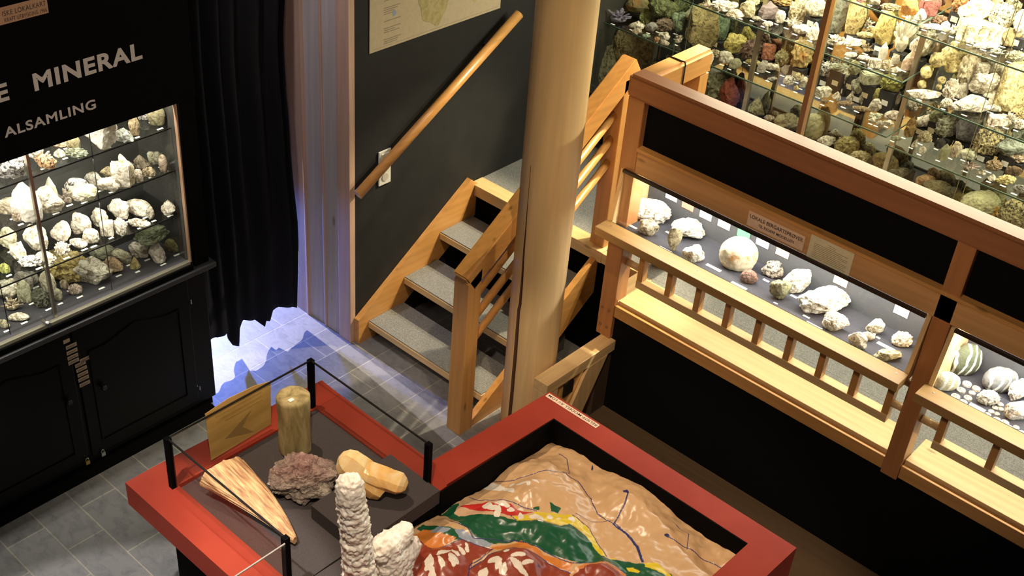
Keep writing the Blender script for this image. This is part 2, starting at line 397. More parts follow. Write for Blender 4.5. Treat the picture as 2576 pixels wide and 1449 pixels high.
for i, (x, z, m) in enumerate(((1.865, .085, M_BRASS), (1.945, .085, M_STEEL))):
    t = thing('padlock', ('yellow brass padlock hanging open on the left cupboard door', 'silver padlock hanging on the right cupboard door')[i], 'padlock', (x, 3.93, z-.02))
    MB().box((x-.010, 3.925, z-.02), (x+.010, 3.937, z+.002), .002).build('body', m, t)
    MB().path([Vector((x+.007*cos(a), 3.931, z+.004+.012*sin(a))) for a in [k*pi/8 for k in range(9)]], .0018, 8).build('shackle', M_STEEL, t)
# signs
def paper(c, name, lines=0, axis_h='Z'):
    return flat(name, c, .8)
sg = thing('sign_lettering', 'large grey letters spelling MINERAL on the black header board', 'lettering', (2.1, 3.92, 1.92))
lh = .0925
def word(s, xa, xb, z, h, par, gap=0):
    n = len(s); o = text('lettering', s, h, (xa, 3.9245, z), (1, 0, 0), (0, 0, 1), M_LETTER, par, .0032 if h > .06 else .0012 if h > .05 else 0, ext=.0006, spacing=1.12)
    me = o.data; xs = [(par.matrix_basis @ v.co).x for v in me.vertices]; a, b = min(xs), max(xs)
    k = (xb-xa)/(b-a)
    for v in me.vertices:
        wv = par.matrix_basis @ v.co; wv.x = xa+(wv.x-a)*k; v.co = par.matrix_basis.inverted() @ wv
    return o
word('MINERAL', 1.912, 2.372, 1.921, .0925, sg)
word('E', 1.765, 1.812, 1.919, .0925, sg)
sg2 = thing('sign_lettering', 'smaller grey letters spelling ALSAMLING above the left glass case', 'lettering', (1.95, 3.92, 1.775))
word('ALSAMLING', 1.768, 2.146, 1.775, .0545, sg2)
cc = thing('caption_card', 'tan paper caption reading LOKALKART and UTBYGGING at the top left', 'card', (1.9, 3.92, 2.2))
B('card_sheet', (1.60, 3.9244, 2.199), (2.014, 3.9249, 2.262), flat('tan_paper', (.48, .27, .16), .85), cc)
word('ISKE LOKALKART', 1.842, 2.008, 2.229, .026, cc)
word('KRAFT UTBYGGING 1966', 1.846, 2.008, 2.206, .020, cc)
for o in cc.children:
    if o.name.startswith('lettering'): o.data.materials.clear(); o.data.materials.append(M_INK)
# name slips pasted on the doors
sl = 0
for (px, py) in ((158, 858), (170, 870), (172, 884), (174, 897), (176, 909), (205, 903), (193, 916), (196, 928), (199, 940), (201, 952), (204, 965)):
    p = Y(px+9, py, 3.939); wd = .030 if px == 158 else .05
    t = B('name_slip', (p.x-wd/2, 3.9372, p.z-.009), (p.x+wd/2, 3.9392, p.z+.009), flat('slip_paper', (.42, .31, .22), .85))
    g = 'upper left group' if px < 190 and py < 912 else 'lower right group'
    tag(t, 'small tan paper slip, %s in the %s on the black cupboard' % (('topmost', '2nd down', '3rd down', '4th down', '5th down', 'topmost', '2nd down', '3rd down', '4th down', '5th down', '6th down')[sl], g), 'paper slip', 'paper slips on the cupboard doors'); sl += 1
    if wd > .04: MB().box((p.x-.02, 3.9368, p.z+.001), (p.x+.02, 3.9371, p.z+.003)).box((p.x-.02, 3.9368, p.z-.004), (p.x+.014, 3.9371, p.z-.002)).build('faint_print', M_INK, t)

# ================================================================== stairs
st = thing('staircase', 'short open pine staircase with grey carpet treads up to the landing', 'staircase', (3.9, 3.43, 0))
WX = [wood('varnished_pine', PINE, i) for i in range(3)]
WL = [wood('light_pine', PINEL, i) for i in range(3)]
def stringer(y0, y1, nm):
    # outline in x,z
    o = [(3.415, 0), (3.415, .155), (4.235, .705), (4.29, .66), (4.29, .47), (3.57, 0)]
    MB().poly([Vector((a, y0, b)) for a, b in o], (0, y1-y0, 0)).build(nm, WX[0], st)
stringer(3.862, 3.828, 'stringer')
o = [(3.37, 0), (3.37, .03), (4.27, .615), (4.29, .61), (4.29, .40), (3.70, 0)]
MB().poly([Vector((a, 2.995, b)) for a, b in o], (0, -.035, 0)).build('stringer', WX[0], st)
for x0_, z in ((3.482, .121), (3.738, .288), (4.0, .464)):
    tr = MB().box((x0_, 2.997, z-.042), (x0_+.258, 3.827, z-.004), .003).build('tread', WL[1], st)
    B('carpet_pad', (x0_+.006, 3.0, z-.004), (x0_+.256, 3.825, z+.002), M_CARPET, tr)
MB().box((4.262, 2.93, ZL-.06), (4.36, YW-.002, ZL+.006), .003).build('landing_nosing', WL[1], st)
MB().box((3.99, 2.61, ZL-.055), (4.262, 2.70, ZL+.004), .003).build('landing_nosing', WL[0], st)
MB().box((4.262, 2.702, ZL-.055), (4.30, 2.929, ZL+.004), .003).build('landing_nosing', WL[1], st)
B('dark_carton', (3.95, 3.05, .0), (4.2, 3.6, .10), flat('grey_board', (.10, .085, .075), .8)); tag(bpy.data.objects['dark_carton'], 'flat grey board lying in the dark under the open treads', 'board')

# stair railing
sr = thing('stair_railing', 'pine stair railing with newel post, sloping handrail and three round bars', 'railing', (3.33, 3.0, 0))
def slz(x, z0=.93, k=.683): return z0+(x-3.33)*k
MB().poly([Vector((3.29, 2.953, 0)), Vector((3.29, 2.953, .90)), Vector((3.375, 2.953, .955)), Vector((3.375, 2.953, 0))], (0, .088, 0)).build('newel_post', WX[2], sr)
MB().beam((3.30, 2.997, .897), (4.40, 2.997, .897+1.10*.683), .088, .105, (0, 0, 1), .008).build('handrail', WX[0], sr)
for dz in (.17, .30, .43):
    MB().tube((3.36, 2.997, .93-dz), (4.34, 2.997, .93-dz+.98*.683), .019, 18).build('round_bar', WX[0], sr)
MB().box((4.30, 2.953, ZL+.006), (4.385, 3.041, 1.60), .004).build('upper_post', WX[2], sr)
# wall handrail
hr = thing('wall_handrail', 'round pine handrail fixed slantwise on the black wall', 'handrail', (3.9, 3.8, 1.2))
MB().tube((3.385, 3.80, .952), (4.49, 3.80, 1.603), .0255, 24).build('rail', WX[0], hr)
for x in (3.62, 4.30):
    z = .952+(x-3.385)*.589
    MB().tube((x, 3.80, z-.02), (x, YW-.001, z-.03), .008, 10).build('bracket', M_STEEL, hr)

# socket and map
so = thing('wall_socket', 'white light switch and socket plate on the black wall behind the handrail', 'socket', (3.61, YW, 1.0))
MB().box((3.575, YW-.010, .902), (3.655, YW-.001, 1.095), .003).build('cover_plate', flat('white_plastic', (.62, .60, .54), .4), so)
MB().tube((3.615, YW-.014, .945), (3.615, YW-.010, .945), .021, 28).build('socket_face', flat('white_plastic_dark', (.45, .43, .38), .5), so)
B('switch_rocker', (3.590, YW-.015, 1.03), (3.640, YW-.010, 1.08), flat('white_plastic', (.62, .60, .54), .4), so)
mp = thing('wall_map', 'pale printed geological map pinned on the black wall above the handrail', 'map', (3.96, YW, 1.64))
mx0, mx1, mz0, mz1 = 3.513, 4.408, 1.637, 2.25
B('map_sheet', (mx0, YW-.004, mz0), (mx1, YW-.001, mz1), flat('map_paper', (.47, .38, .25), .75), mp)
def blob_pts(cx, cz, rx, rz, sd, n=60):
    r = random.Random(sd); ph = [r.random()*6 for _ in range(4)]
    return [(cx+rx*cos(a)*(1+.08*sin(3*a+ph[0])+.05*sin(7*a+ph[1])+.03*sin(15*a+ph[2])), cz+rz*sin(a)*(1+.08*sin(2*a+ph[3])+.04*sin(9*a+ph[0]))) for a in [2*pi*i/n for i in range(n)]]
MB().poly([Vector((x, YW-.0048, z)) for x, z in blob_pts(3.93, 1.93, .13, .25, 3)], (0, .0006, 0)).build('printed_area', speck('map_green', (.33, .27, .10), (.42, .35, .17), 30, .8, 0), mp)
MB().poly([Vector((x, YW-.0048, z)) for x, z in blob_pts(4.22, 1.90, .09, .17, 5)], (0, .0006, 0)).build('printed_area', flat('map_tan', (.46, .36, .19), .8), mp)
mb = MB()
rr = random.Random(4)
z = 1.90
while z > 1.66:
    wl = .05+.07*rr.random()
    mb.box((3.60, YW-.0046, z), (3.60+wl, YW-.004, z+.0035)); z -= .010 if rr.random() < .8 else .035
for zz in (mz0+.012,): mb.box((mx0+.02, YW-.0046, zz), (mx1-.02, YW-.004, zz+.001))
mb.box((mx1-.10, YW-.0046, 1.72), (mx1-.097, YW-.004, 2.2))
mb.build('printed_lines', flat('map_ink', (.25, .19, .13), .8), mp)
MB().poly([Vector((x, YW-.0047, z)) for x, z in blob_pts(3.665, 1.80, .012, .015, 9, 20)], (0, .0005, 0)).build('blue_emblem', flat('map_blue', (.25, .3, .42), .8), mp)

# ================================================================== log column
def log_col():
    cx, cy, R = 3.60, 2.80, .122
    bm = bmesh.new(); rings = []
    angs = [2*pi*i/120 for i in range(120)]
    ca0 = radians(177)
    for d in (-.11, -.085, -.08, -.04, .0, .04, .08, .085, .11): angs.append(ca0+d)
    angs.sort(); n = len(angs)
    for k in range(90):
        z = k*3.2/89; ring = []
        r0 = R*(1+.02*z)
        off = .07*sin(z*2.3+1)+.04*noise.noise(Vector((0, 0, z*5)))+(.05 if z > .78 else 0)
        for a0 in angs:
            dd = (a0-ca0+pi) % (2*pi)-pi
            tp = min(1, max(.15, (1.5-z)/.9)); kd = dd*tp if abs(dd) < .12 else dd
            a = ca0+kd+off*max(0, 1-abs(dd)/.8)
            r = r0*(1+.012*noise.noise(Vector((cos(a)*1.2, sin(a)*1.2, z*.7))))
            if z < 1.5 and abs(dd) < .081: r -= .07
            ring.append(bm.verts.new((cx+r*cos(a), cy+r*sin(a), z)))
        rings.append(ring)
    for p, q in zip(rings, rings[1:]):
        for i in range(n): 
            f = bm.faces.new((p[i], p[(i+1) % n], q[(i+1) % n], q[i]))
            dm = abs((angs[i]-ca0+pi) % (2*pi)-pi); f.smooth = dm > .05
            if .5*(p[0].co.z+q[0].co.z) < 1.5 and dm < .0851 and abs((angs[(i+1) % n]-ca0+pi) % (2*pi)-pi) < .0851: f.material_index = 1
    bm.faces.new(rings[0][::-1]); bm.faces.new(rings[-1])
    m = MB(); m.bm.free(); m.bm = bm
    o = m.build('log_column', None, mats=[wood('log_pine', (.74, .50, .25), 2, .85, .5, .1, .7), flat('crack_shade_wood', (.09, .035, .015), .9)])  # red-brown crack wood, darkened: the crack's deep shade is in its colour
    tag(o, 'thick round peeled log column with a long drying crack in front of the stairs', 'column')
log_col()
bs = thing('timber_base', 'low pine timber block with a dark square hole between column and corner post', 'timber', (3.7, 2.6, 0))
MB().box((3.47, 2.585, .38), (3.985, 2.668, .44), .003).build('top_beam', WL[0], bs)
MB().box((3.47, 2.587, .0), (3.56, 2.666, .38), .003).build('end_block', WL[2], bs)
MB().poly([Vector((3.78, 2.584, .38)), Vector((3.93, 2.584, .38)), Vector((3.72, 2.584, .0)), Vector((3.58, 2.584, .0))], (0, .05, 0)).build('brace_board', WL[2], bs)
MB().poly([Vector((3.56, 2.600, .38)), Vector((3.78, 2.600, .38)), Vector((3.66, 2.600, .05)), Vector((3.56, 2.600, .05))], (0, .05, 0)).build('infill_board', WX[2], bs)
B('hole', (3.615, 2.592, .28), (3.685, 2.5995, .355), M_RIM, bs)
B('side_board', (3.88, 2.60, .0), (3.985, 2.66, .38), flat('dark_board', (.05, .028, .015), .7), bs)

# ================================================================== landing railing with trays
def rail_section():
    lr = thing('landing_railing', 'long varnished pine railing with black panels along the raised landing', 'railing', (XR, 1.0, 0))
    MB().beam((XR+.035, 2.705, 1.779), (XR+.035, -.9, 1.779), .105, .108, (0, 0, 1), .014).build('top_rail', wood('rail_pine', (.34, .13, .048), 1, .55, .5, .08), lr)
    B('upper_panel', (XR+.03, -.9, 1.50), (XR+.04, 2.61, 1.73), flat('black_board', (.003, .003, .0035), .75, spec=.1), lr)
    MB().box((XR, -.9, 1.378), (XR+.04, 2.612, 1.495), .004).build('middle_rail', wood('rail_pine2', (.62, .33, .13), 1, .7, .5, .1), lr)
    MB().box((XR-.012, -.9, 1.490), (XR+.04, 2.612, 1.506), .004).build('rail_moulding', WX[1], lr)
    MB().box((XR, 2.613, .44), (XR+.09, 2.70, 1.725), .004).build('corner_post', wood('rail_post', (.44, .18, .06), 2), lr)
    MB().box((XR, 1.09, .56), (XR+.09, 1.165, 1.725), .004).build('post', wood('rail_post', (.44, .18, .06), 2), lr)
    MB().box((XR, -.9, .56), (XR+.09, -.82, 1.725), .004).build('post', wood('rail_post', (.44, .18, .06), 2), lr)
    for y in (2.68, 2.64):
        for z in (.50, .60): MB().tube((XR-.003, y, z), (XR+.002, y, z), .008, 12).build('bolt_plug', wood('plug', (.25, .1, .03), 0), lr)
    ya, yb, yc, yd = 2.612, 1.166, 1.089, -.82
    for a, b in ((ya, yb), (yc, yd)):
        MB().box((XR+.005, b, .575), (XR+.03, a, .640), .003).build('fascia', WX[1], lr)
        MB().box((XR+.03, b, .600), (XR+.22, a, ZL+.005), .003).build('base_board', WL[1], lr)
        a2, b2 = a-.075, b+.055
        MB().box((XR+.035, b2, .775), (XR+.085, a2, .815), .003).build('lower_grille_rail', WL[1], lr)
        n = 9 if a > 2 else 9
        for i in range(n):
            y = a2-.0-(a2-b2-.03)*i/(n-1)
            MB().box((XR+.04, y-.03, .815), (XR+.078, y, 1.07)).build('baluster', WX[2], lr)
        MB().box((XR+.035, b2, 1.07), (XR+.085, a2, 1.085), .002).build('upper_grille_rail', WX[1], lr)
        for z in (.87, 1.0):
            MB().tube((XR+.06, a, z), (XR+.06, a2, z), .017, 14).build('dowel', WL[1], lr)
            MB().tube((XR+.06, b, z), (XR+.06, b2, z), .017, 14).build('dowel', WL[1], lr)
    # return rail running back from the corner
    MB().beam((XR+.06, 2.658, 1.775), (4.47, 2.658, 1.775), .095, .116, (0, 0, 1), .014).build('return_rail', WX[0], lr)
    MB().box((4.39, 2.615, ZL), (4.46, 2.70, 1.72), .003).build('return_post', WX[2], lr)
    return lr
rail_section()
cb = MB().path([Vector((4.235, 2.704, 1.835)), Vector((4.235, 2.61, 1.837)), Vector((4.235, 2.606, 1.82)), Vector((4.235, 2.606, 1.72)), Vector((4.235, 2.66, 1.713)), Vector((4.235, 2.712, 1.72)), Vector((4.235, 2.712, 1.83)), Vector((4.235, 2.704, 1.835))], .0035, 8).build('cable_loop', M_RIM)
tag(cb, 'thin black cable looped around the short return rail', 'cable')

def tray(ya, yb, label):
    t = thing('display_tray', label, 'display tray', (XR, (ya+yb)/2, 1.06))
    B('tray_floor', (3.928, yb, 1.078), (4.20, ya, 1.088), M_TRAY, t)
    B('back_panel', (4.19, yb, 1.088), (4.20, ya, 1.40), flat('tray_back', (.060, .058, .060), .7), t)
    for y0, y1, nm in ((ya, ya+.018, 'end_board'), (yb-.018, yb, 'end_board')):
        o = [(3.927, 1.075), (4.205, 1.075), (4.205, 1.372), (3.966, 1.372), (3.927, 1.12)]
        MB().poly([Vector((a, y0, b)) for a, b in o], (0, y1-y0, 0)).build(nm, WL[2], t)
    fr = MB().box((3.836, yb-.02, 1.070), (3.926, ya+.03, 1.112), .003).build('front_rail', wood('tray_rail_pine', (.36, .20, .065), 1, .8, .5, .1), t)
    B('felt_lip', (3.9265, yb, 1.088), (3.934, ya, 1.108), M_RIM, t)
    for k in range(4):
        y = ya-.02-(ya-yb-.04)*k/3
        MB().tube((3.895, y, 1.110), (3.895, y, 1.1135), .004, 10).build('screw', M_STEEL, fr)
    # sloping glass front
    g = MB(); g.poly([Vector((3.930, ya, 1.112)), Vector((3.963, ya, 1.365)), Vector((3.966, ya, 1.364)), Vector((3.933, ya, 1.111))], (0, yb-ya, 0)); g.build('glass_front', M_GLASS, t)
    B('black_lip', (3.950, yb, 1.366), (3.967, ya, 1.379), M_RIM, t)
    B('top_board', (4.0, yb, 1.378), (4.20, ya, 1.386), M_BLACK, t)
    return t
tray(2.665, 1.185, 'sloping glass-fronted pine tray holding the large white local rock samples')
tray(1.065, -.35, 'sloping glass-fronted pine tray holding polished stones at the right edge')

def rcard(pts, label, lines, mat, big=None):
    P = [X(a, b, XR-.001) for a, b in pts]; ya = max(p.y for p in P); yb = min(p.y for p in P); za = (P[0].z+P[1].z)/2; zb = (P[2].z+P[3].z)/2
    t = thing('caption_card', label, 'card', (XR, (ya+yb)/2, zb))
    B('card_sheet', (XR-.004, yb, zb), (XR-.001, ya, za), mat, t)
    return t, ya, yb, za, zb
t, ya, yb, za, zb = rcard(((1886, 530), (2028, 595), (2019, 630), (1882, 567)), 'tan caption card reading LOKALE BERGARTSPRØVER on the middle rail', None, flat('tan_card', (.80, .56, .40), .8))
def fit_text(par, s, ya, yb, z, h, x=XR-.0045, mat=M_INK):
    o = text('lettering', s, h, (x, ya, z), (0, -1, 0), (0, 0, 1), mat, par, .0002, ext=.0002)
    me = o.data; mi = par.matrix_basis.inverted(); ys = [(par.matrix_basis @ v.co).y for v in me.vertices]; a, b = max(ys), min(ys); k = (ya-yb)/(a-b)
    for v in me.vertices:
        wv = par.matrix_basis @ v.co; wv.y = ya-(a-wv.y)*k; v.co = mi @ wv
fit_text(t, 'LOKALE BERGARTSPRØVER', ya-.008, yb+.008, zb+.040, .024)
fit_text(t, 'TIL RELIEFF MODELLEN', ya-.055, yb+.045, zb+.015, .018)
t, ya, yb, za, zb = rcard(((2043, 588), (2150, 633), (2135, 695), (2035, 645)), 'cream typed text sheet pinned on the middle rail', None, flat('typed_sheet', (.74, .66, .44), .8))
mb = MB(); rr = random.Random(2)
for k in range(11):
    z = za-.022-k*.0078
    if k < 2: mb.box((XR-.0045, (ya+yb)/2-.02, z), (XR-.004, (ya+yb)/2+.02, z+.002))
    else: mb.box((XR-.0045, yb+.02+.03*rr.random()*(k % 3 == 0), z), (XR-.004, ya-.02, z+.002))
mb.build('typed_lines', flat('faded_ink', (.36, .29, .16), .8), t)

# ================================================================== long mirrored cabinet
YR0, YR1 = -.6, 3.80
rc = thing('display_cabinet', 'long mirror-backed glass cabinet crowded with minerals behind the railing', 'cabinet', (5.35, 1.6, ZL))
B('base', (5.18, YR0, ZL), (5.56, YR1+.02, .90), M_BLACK, rc)
B('case_floor', (5.165, YR0, .90), (5.50, YR1, .955), M_TRAY, rc)
B('floor_rim', (5.150, YR0, .92), (5.164, YR1, .962), flat('dark_metal', (.14, .13, .10), .35, .7), rc)
B('mirror_back', (XM, YR0, .955), (XM+.01, YR1, 2.5), M_MIRROR, rc)
B('side_panel', (5.165, YR1, .955), (5.50, YR1+.02, 2.5), flat('grey_smoked_side', (.045, .044, .040), .22, spec=.6), rc)
B('case_top', (5.15, YR0, 2.5), (5.52, YR1+.02, 2.52), M_BLACK, rc)
B('side_post', (5.150, YR1-.006, .962), (5.165, YR1+.02, 2.5), flat('brown_post', (.20, .10, .05), .4), rc)
SH_R = [(1.378, 2.015, 3.79), (1.668, 2.015, 3.79), (1.957, 2.015, 3.79), (1.338, -.55, 2.008), (1.607, -.55, 2.008), (1.915, -.55, 2.008)]
for z, a, b in SH_R:
    s = B('glass_shelf', (5.212, a, z-.008), (5.488, b, z), M_SHELF, rc)
    B('shelf_edge', (5.209, a, z-.008), (5.212, b, z), M_EDGE, s)
    B('shelf_end', (5.212, a-.002, z-.008), (5.488, a, z), M_EDGE, s) if a > 0 else None
for y in (2.882, 2.03): MB().box((5.345, y-.012, .955), (5.365, y+.012, 2.5)).build('upright', M_ALU, rc)
B('front_post', (5.150, 2.430, .962), (5.166, 2.458, 2.5), flat('brown_post', (.20, .10, .05), .4), rc)
B('post_edge', (5.148, 2.412, .962), (5.166, 2.430, 2.5), M_ALU, rc)
for a, b, x in ((2.458, 3.79, 5.172), (1.58, 2.44, 5.172), (.6, 1.60, 5.178)): B('glass_door', (x, a, .962), (x+.004, b, 2.5), M_GLASS, rc)
for y in (3.27, 3.20, 1.60, 1.565): B('pane_edge', (5.168, y, .962), (5.171, y+.0025, 2.5), M_EDGE if y > 3 else flat('pale_edge', (.35, .3, .15), .4), rc)

# ================================================================== rocks
def rock_mesh(seed, style, w, d, h, sub=3):
    R = random.Random(seed); bm = bmesh.new(); off = Vector((R.random()*50, R.random()*50, R.random()*50))
    if style in ('cluster', 'spray'):
        n = 22 if style == 'cluster' else 34
        bmesh.ops.create_icosphere(bm, subdivisions=2, radius=1)
        for v in bm.verts: v.co = Vector((v.co.x*.72, v.co.y*.72, v.co.z*.45-.4))*(1+.25*noise.noise(v.co*2+off))
        for i in range(n):
            a = R.random()*2*pi; el = R.uniform(.15, 1.5); dr = Vector((cos(a)*cos(el), sin(a)*cos(el), sin(el)))
            ln = R.uniform(.7, 1.25)*(1 if style == 'cluster' else 1.1); rad = R.uniform(.08, .2)*(1 if style == 'cluster' else .6)
            p = dr*.15+Vector((0, 0, -.4)); u = dr.orthogonal().normalized(); v_ = dr.cross(u)
            r0 = [bm.verts.new(p+(u*cos(2*pi*k/6)+v_*sin(2*pi*k/6))*rad) for k in range(6)]
            r1 = [bm.verts.new(p+dr*ln+(u*cos(2*pi*k/6)+v_*sin(2*pi*k/6))*rad*.9) for k in range(6)]
            t = bm.verts.new(p+dr*(ln+rad*1.3))
            for k in range(6):
                bm.faces.new((r0[k], r0[(k+1) % 6], r1[(k+1) % 6], r1[k])); bm.faces.new((r1[k], r1[(k+1) % 6], t))
    elif style == 'point':
        dr = Vector((R.uniform(-.15, .15), R.uniform(-.1, .1), 1)); n = 6; ph = R.random()
        lv = [(-1, .85), (-.3, .9), (.35, .72), (1, .05)]
        rs = [[bm.verts.new(Vector((cos(2*pi*k/n+ph)*r*(1+.15*R.random()), sin(2*pi*k/n+ph)*r, z))+dr*0) for k in range(n)] for z, r in lv]
        for a, b in zip(rs, rs[1:]):
            for k in range(n): bm.faces.new((a[k], a[(k+1) % n], b[(k+1) % n], b[k]))
        bm.faces.new(rs[0][::-1]); bm.faces.new(rs[-1])
        bmesh.ops.subdivide_edges(bm, edges=bm.edges[:], cuts=3, use_grid_fill=True)
        for v in bm.verts: v.co *= 1+.10*noise.noise(v.co*3+off)
    elif style == 'prism':
        n = 4; rs = [[bm.verts.new((sx*R.uniform(.85, 1), sy*R.uniform(.85, 1), z)) for sx, sy in ((-1, -1), (1, -1), (1, 1), (-1, 1))] for z in (-1, 1)]
        for k in range(4): bm.faces.new((rs[0][k], rs[0][(k+1) % 4], rs[1][(k+1) % 4], rs[1][k]))
        bm.faces.new(rs[0][::-1]); bm.faces.new(rs[1])
        bmesh.ops.bevel(bm, geom=bm.edges[:], offset=.12, segments=2, affect='EDGES')
    elif style == 'disc':
        bmesh.ops.create_cone(bm, cap_ends=True, segments=22, radius1=1, radius2=.96, depth=2)
    else:
        bmesh.ops.create_icosphere(bm, subdivisions=sub, radius=1)
        pl = []
        npl = {'chunk': 15, 'slab': 12, 'round': 0, 'coral': 0, 'lump': 0, 'shard': 10, 'oval': 0, 'cap': 9}.get(style, 9)
        for i in range(npl):
            a = R.random()*2*pi; zz = R.uniform(-1, 1); q = sqrt(1-zz*zz); pl.append((Vector((q*cos(a), q*sin(a), zz)), R.uniform(.62, .92)))
        amp = {'chunk': .15, 'slab': .10, 'round': .15, 'coral': .34, 'lump': .26, 'shard': .15, 'oval': .05}.get(style, .15)
        for v in bm.verts:
            dr = v.co.normalized(); r = 1.0
            for nn, hh in pl:
                c = dr.dot(nn)
                if c > .02: r = min(r, hh/c)
            f = noise.noise(dr*1.5+off)*.9+noise.noise(dr*3.4+off)*.55+noise.noise(dr*8+off)*.38+noise.noise(dr*17+off)*.2
            if style == 'lump': f = abs(noise.noise(dr*3.2+off))*1.4+abs(noise.noise(dr*7+off))*.6-.4
            if style == 'coral': f = noise.noise(dr*4+off)*.9+abs(noise.noise(dr*9+off))*.9-.3
            v.co = dr*r*(1+amp*f)
            if style == 'shard': v.co.x *= max(.12, .85-.5*v.co.z); v.co.y *= max(.12, .85-.5*v.co.z)
            if style == 'slab' : v.co.y *= .8
            if v.co.z < -.72: v.co.z = -.72-(v.co.z+.72)*-.15
    lo = [min(v.co[i] for v in bm.verts) for i in range(3)]; hi = [max(v.co[i] for v in bm.verts) for i in range(3)]
    for v in bm.verts:
        v.co = Vector((((v.co.x-lo[0])/(hi[0]-lo[0])-.5)*w, ((v.co.y-lo[1])/(hi[1]-lo[1])-.5)*d, (v.co.z-lo[2])/(hi[2]-lo[2])*h))
    return bm
def rockmat(c, kind='n'):
    key = 'stone_%02d_%02d_%02d_%s' % (round(c[0]*20), round(c[1]*20), round(c[2]*20), kind)
    if key in MATS: return MATS[key]
    m, n, N, L, Bs = nt(key)
    gm = sum(c)/3; lin = tuple(k_*(min(1, .80*x+.20*gm))**1.6 for x, k_ in zip(c, (1.08, 1.0, .90)))
    t = noise_n(N, L, 34, 9, .72, coord(N, L), 1.2)
    if kind == 'g':     # glassy crystal
        col = ramp(N, L, t, [(.3, mul(lin, .6)), (.5, lin), (.7, mul(lin, 1.25))]); Bs.inputs['Roughness'].default_value = .18
        Bs.inputs['Subsurface Weight'].default_value = .3; Bs.inputs['Subsurface Radius'].default_value = (.02, .02, .02); Bs.inputs['Subsurface Scale'].default_value = 1
    elif kind == 's':   # speckled
        t2 = noise_n(N, L, 85, 3, .7, coord(N, L)); col = ramp(N, L, t2, [(.42, mul(lin, .08)), (.5, lin), (.7, mul(lin, 1.3))]); Bs.inputs['Roughness'].default_value = .6
    elif kind == 'v':   # white veins
        w_ = N.new('ShaderNodeTexWave'); w_.inputs['Scale'].default_value = 9; w_.inputs['Distortion'].default_value = 7; w_.inputs['Detail'].default_value = 2; w_.inputs['Detail Scale'].default_value = 1.2
        L.new(coord(N, L, (1, 1, 1)), w_.inputs['Vector']); col = ramp(N, L, w_.outputs[1], [(.60, mul(lin, 1)), (.74, mul(lin, 1.3)), (.80, (.8, .78, .7))]); Bs.inputs['Roughness'].default_value = .3
    elif kind == 'o':   # ochre stained
        t2 = noise_n(N, L, 16, 5, .6, coord(N, L)); col = ramp(N, L, t2, [(.35, (.42, .2, .05)), (.47, mul(lin, .8)), (.6, lin), (.8, mul(lin, 1.3))]); Bs.inputs['Roughness'].default_value = .6
    else:
        col = ramp(N, L, t, [(.35, mul((lin[0]*1.1, lin[1]*.9, lin[2]*.7), .10)), (.44, mul((lin[0]*1.05, lin[1]*.95, lin[2]*.75), .45)), (.53, lin), (.68, mul(lin, 1.3))]); Bs.inputs['Roughness'].default_value = .6
    L.new(col, Bs.inputs['Base Color']); bump(N, L, Bs, t, .9, .009)
    MATS[key] = m; return m
CN = [((.9, .9, .88), 'white'), ((.7, .7, .7), 'pale grey'), ((.5, .5, .5), 'grey'), ((.3, .3, .3), 'dark grey'), ((.1, .1, .1), 'black'), ((.85, .8, .6), 'cream'), ((.75, .65, .35), 'yellow'), ((.85, .75, .35), 'bright yellow'), ((.9, .65, .2), 'orange'),
      ((.6, .3, .2), 'rust red'), ((.5, .18, .12), 'red'), ((.5, .42, .3), 'brown'), ((.35, .25, .18), 'dark brown'), ((.6, .55, .4), 'tan'), ((.5, .5, .2), 'olive'), ((.3, .36, .22), 'green'), ((.45, .5, .42), 'grey-green'), ((.6, .66, .56), 'pale green'),
      ((.35, .33, .5), 'lavender'), ((.4, .28, .35), 'purple'), ((.8, .65, .55), 'pinkish'), ((.7, .5, .3), 'orange-brown'), ((.6, .65, .65), 'blue-grey'), ((.85, .75, .8), 'pink-white'), ((.45, .42, .22), 'olive-brown')]
def cname(c): return min(CN, key=lambda q: sum((a-b)**2 for a, b in zip(q[0], c)))[1]
SN = {'chunk': 'angular', 'round': 'rounded', 'lump': 'knobbly', 'cluster': 'crystal-clustered', 'spray': 'spiky', 'slab': 'flat slab', 'shard': 'pointed', 'coral': 'ragged', 'point': 'single-pointed', 'disc': 'disc-shaped', 'prism': 'block-shaped', 'oval': 'oval', 'cap': 'broken'}
CARDN = [0]
SPECS = []
AZ = math.atan2(FW.y, FW.x); RZ = AZ-pi/2
VH = Vector((cos(AZ), sin(AZ), 0))
def put(grp, px, py, wpx, hpx, c, style, kind, z, lim=None, axis=0, dw=.6, rot=None, lift=0):
    """stand one stone where its foot shows; lim = (front, back) of its shelf along axis"""
    p = Z(px, py, z); dist = (p-CAM).dot(FW); s = dist/F
    w = wpx*s; kk = 1.28 if 'left cabinet' in grp else 1.28 if 'right cabinet' in grp else 1.08; w *= (kk if kk < 1.1 else 1.24); hv = hpx*s*kk*1.06; d = min(w*dw*.92, hv*.9); 
    if style == 'slab': d = min(d, w*.38)
    if lim: d = min(d, (lim[1]-lim[0])*.8)
    h = max(.35*hv, (hv-d*.5)/.84)
    up = 0
    c0 = p+VH*(d*.45)
    if lim:
        lo, hi = lim[0]+d*.55, lim[1]-d*.55
        if c0[axis] > hi:
            q = on(px, py, axis, hi); 
            up = max(0, q.z-z)
            c0 = Vector((q.x, q.y, z)) 
            if up > .12: up = .12
        elif c0[axis] < lo:
            c0 = c0.copy(); c0[axis] = lo
    if up < .012: up = 0
    up = max(up, lift)
    SPECS.append(dict(grp=grp, px=px, p=Vector((c0.x, c0.y, z)), up=up, w=w, d=d, h=h, c=c, style=style, kind=kind, rot=rot, big=wpx, axis=axis, lim=lim))

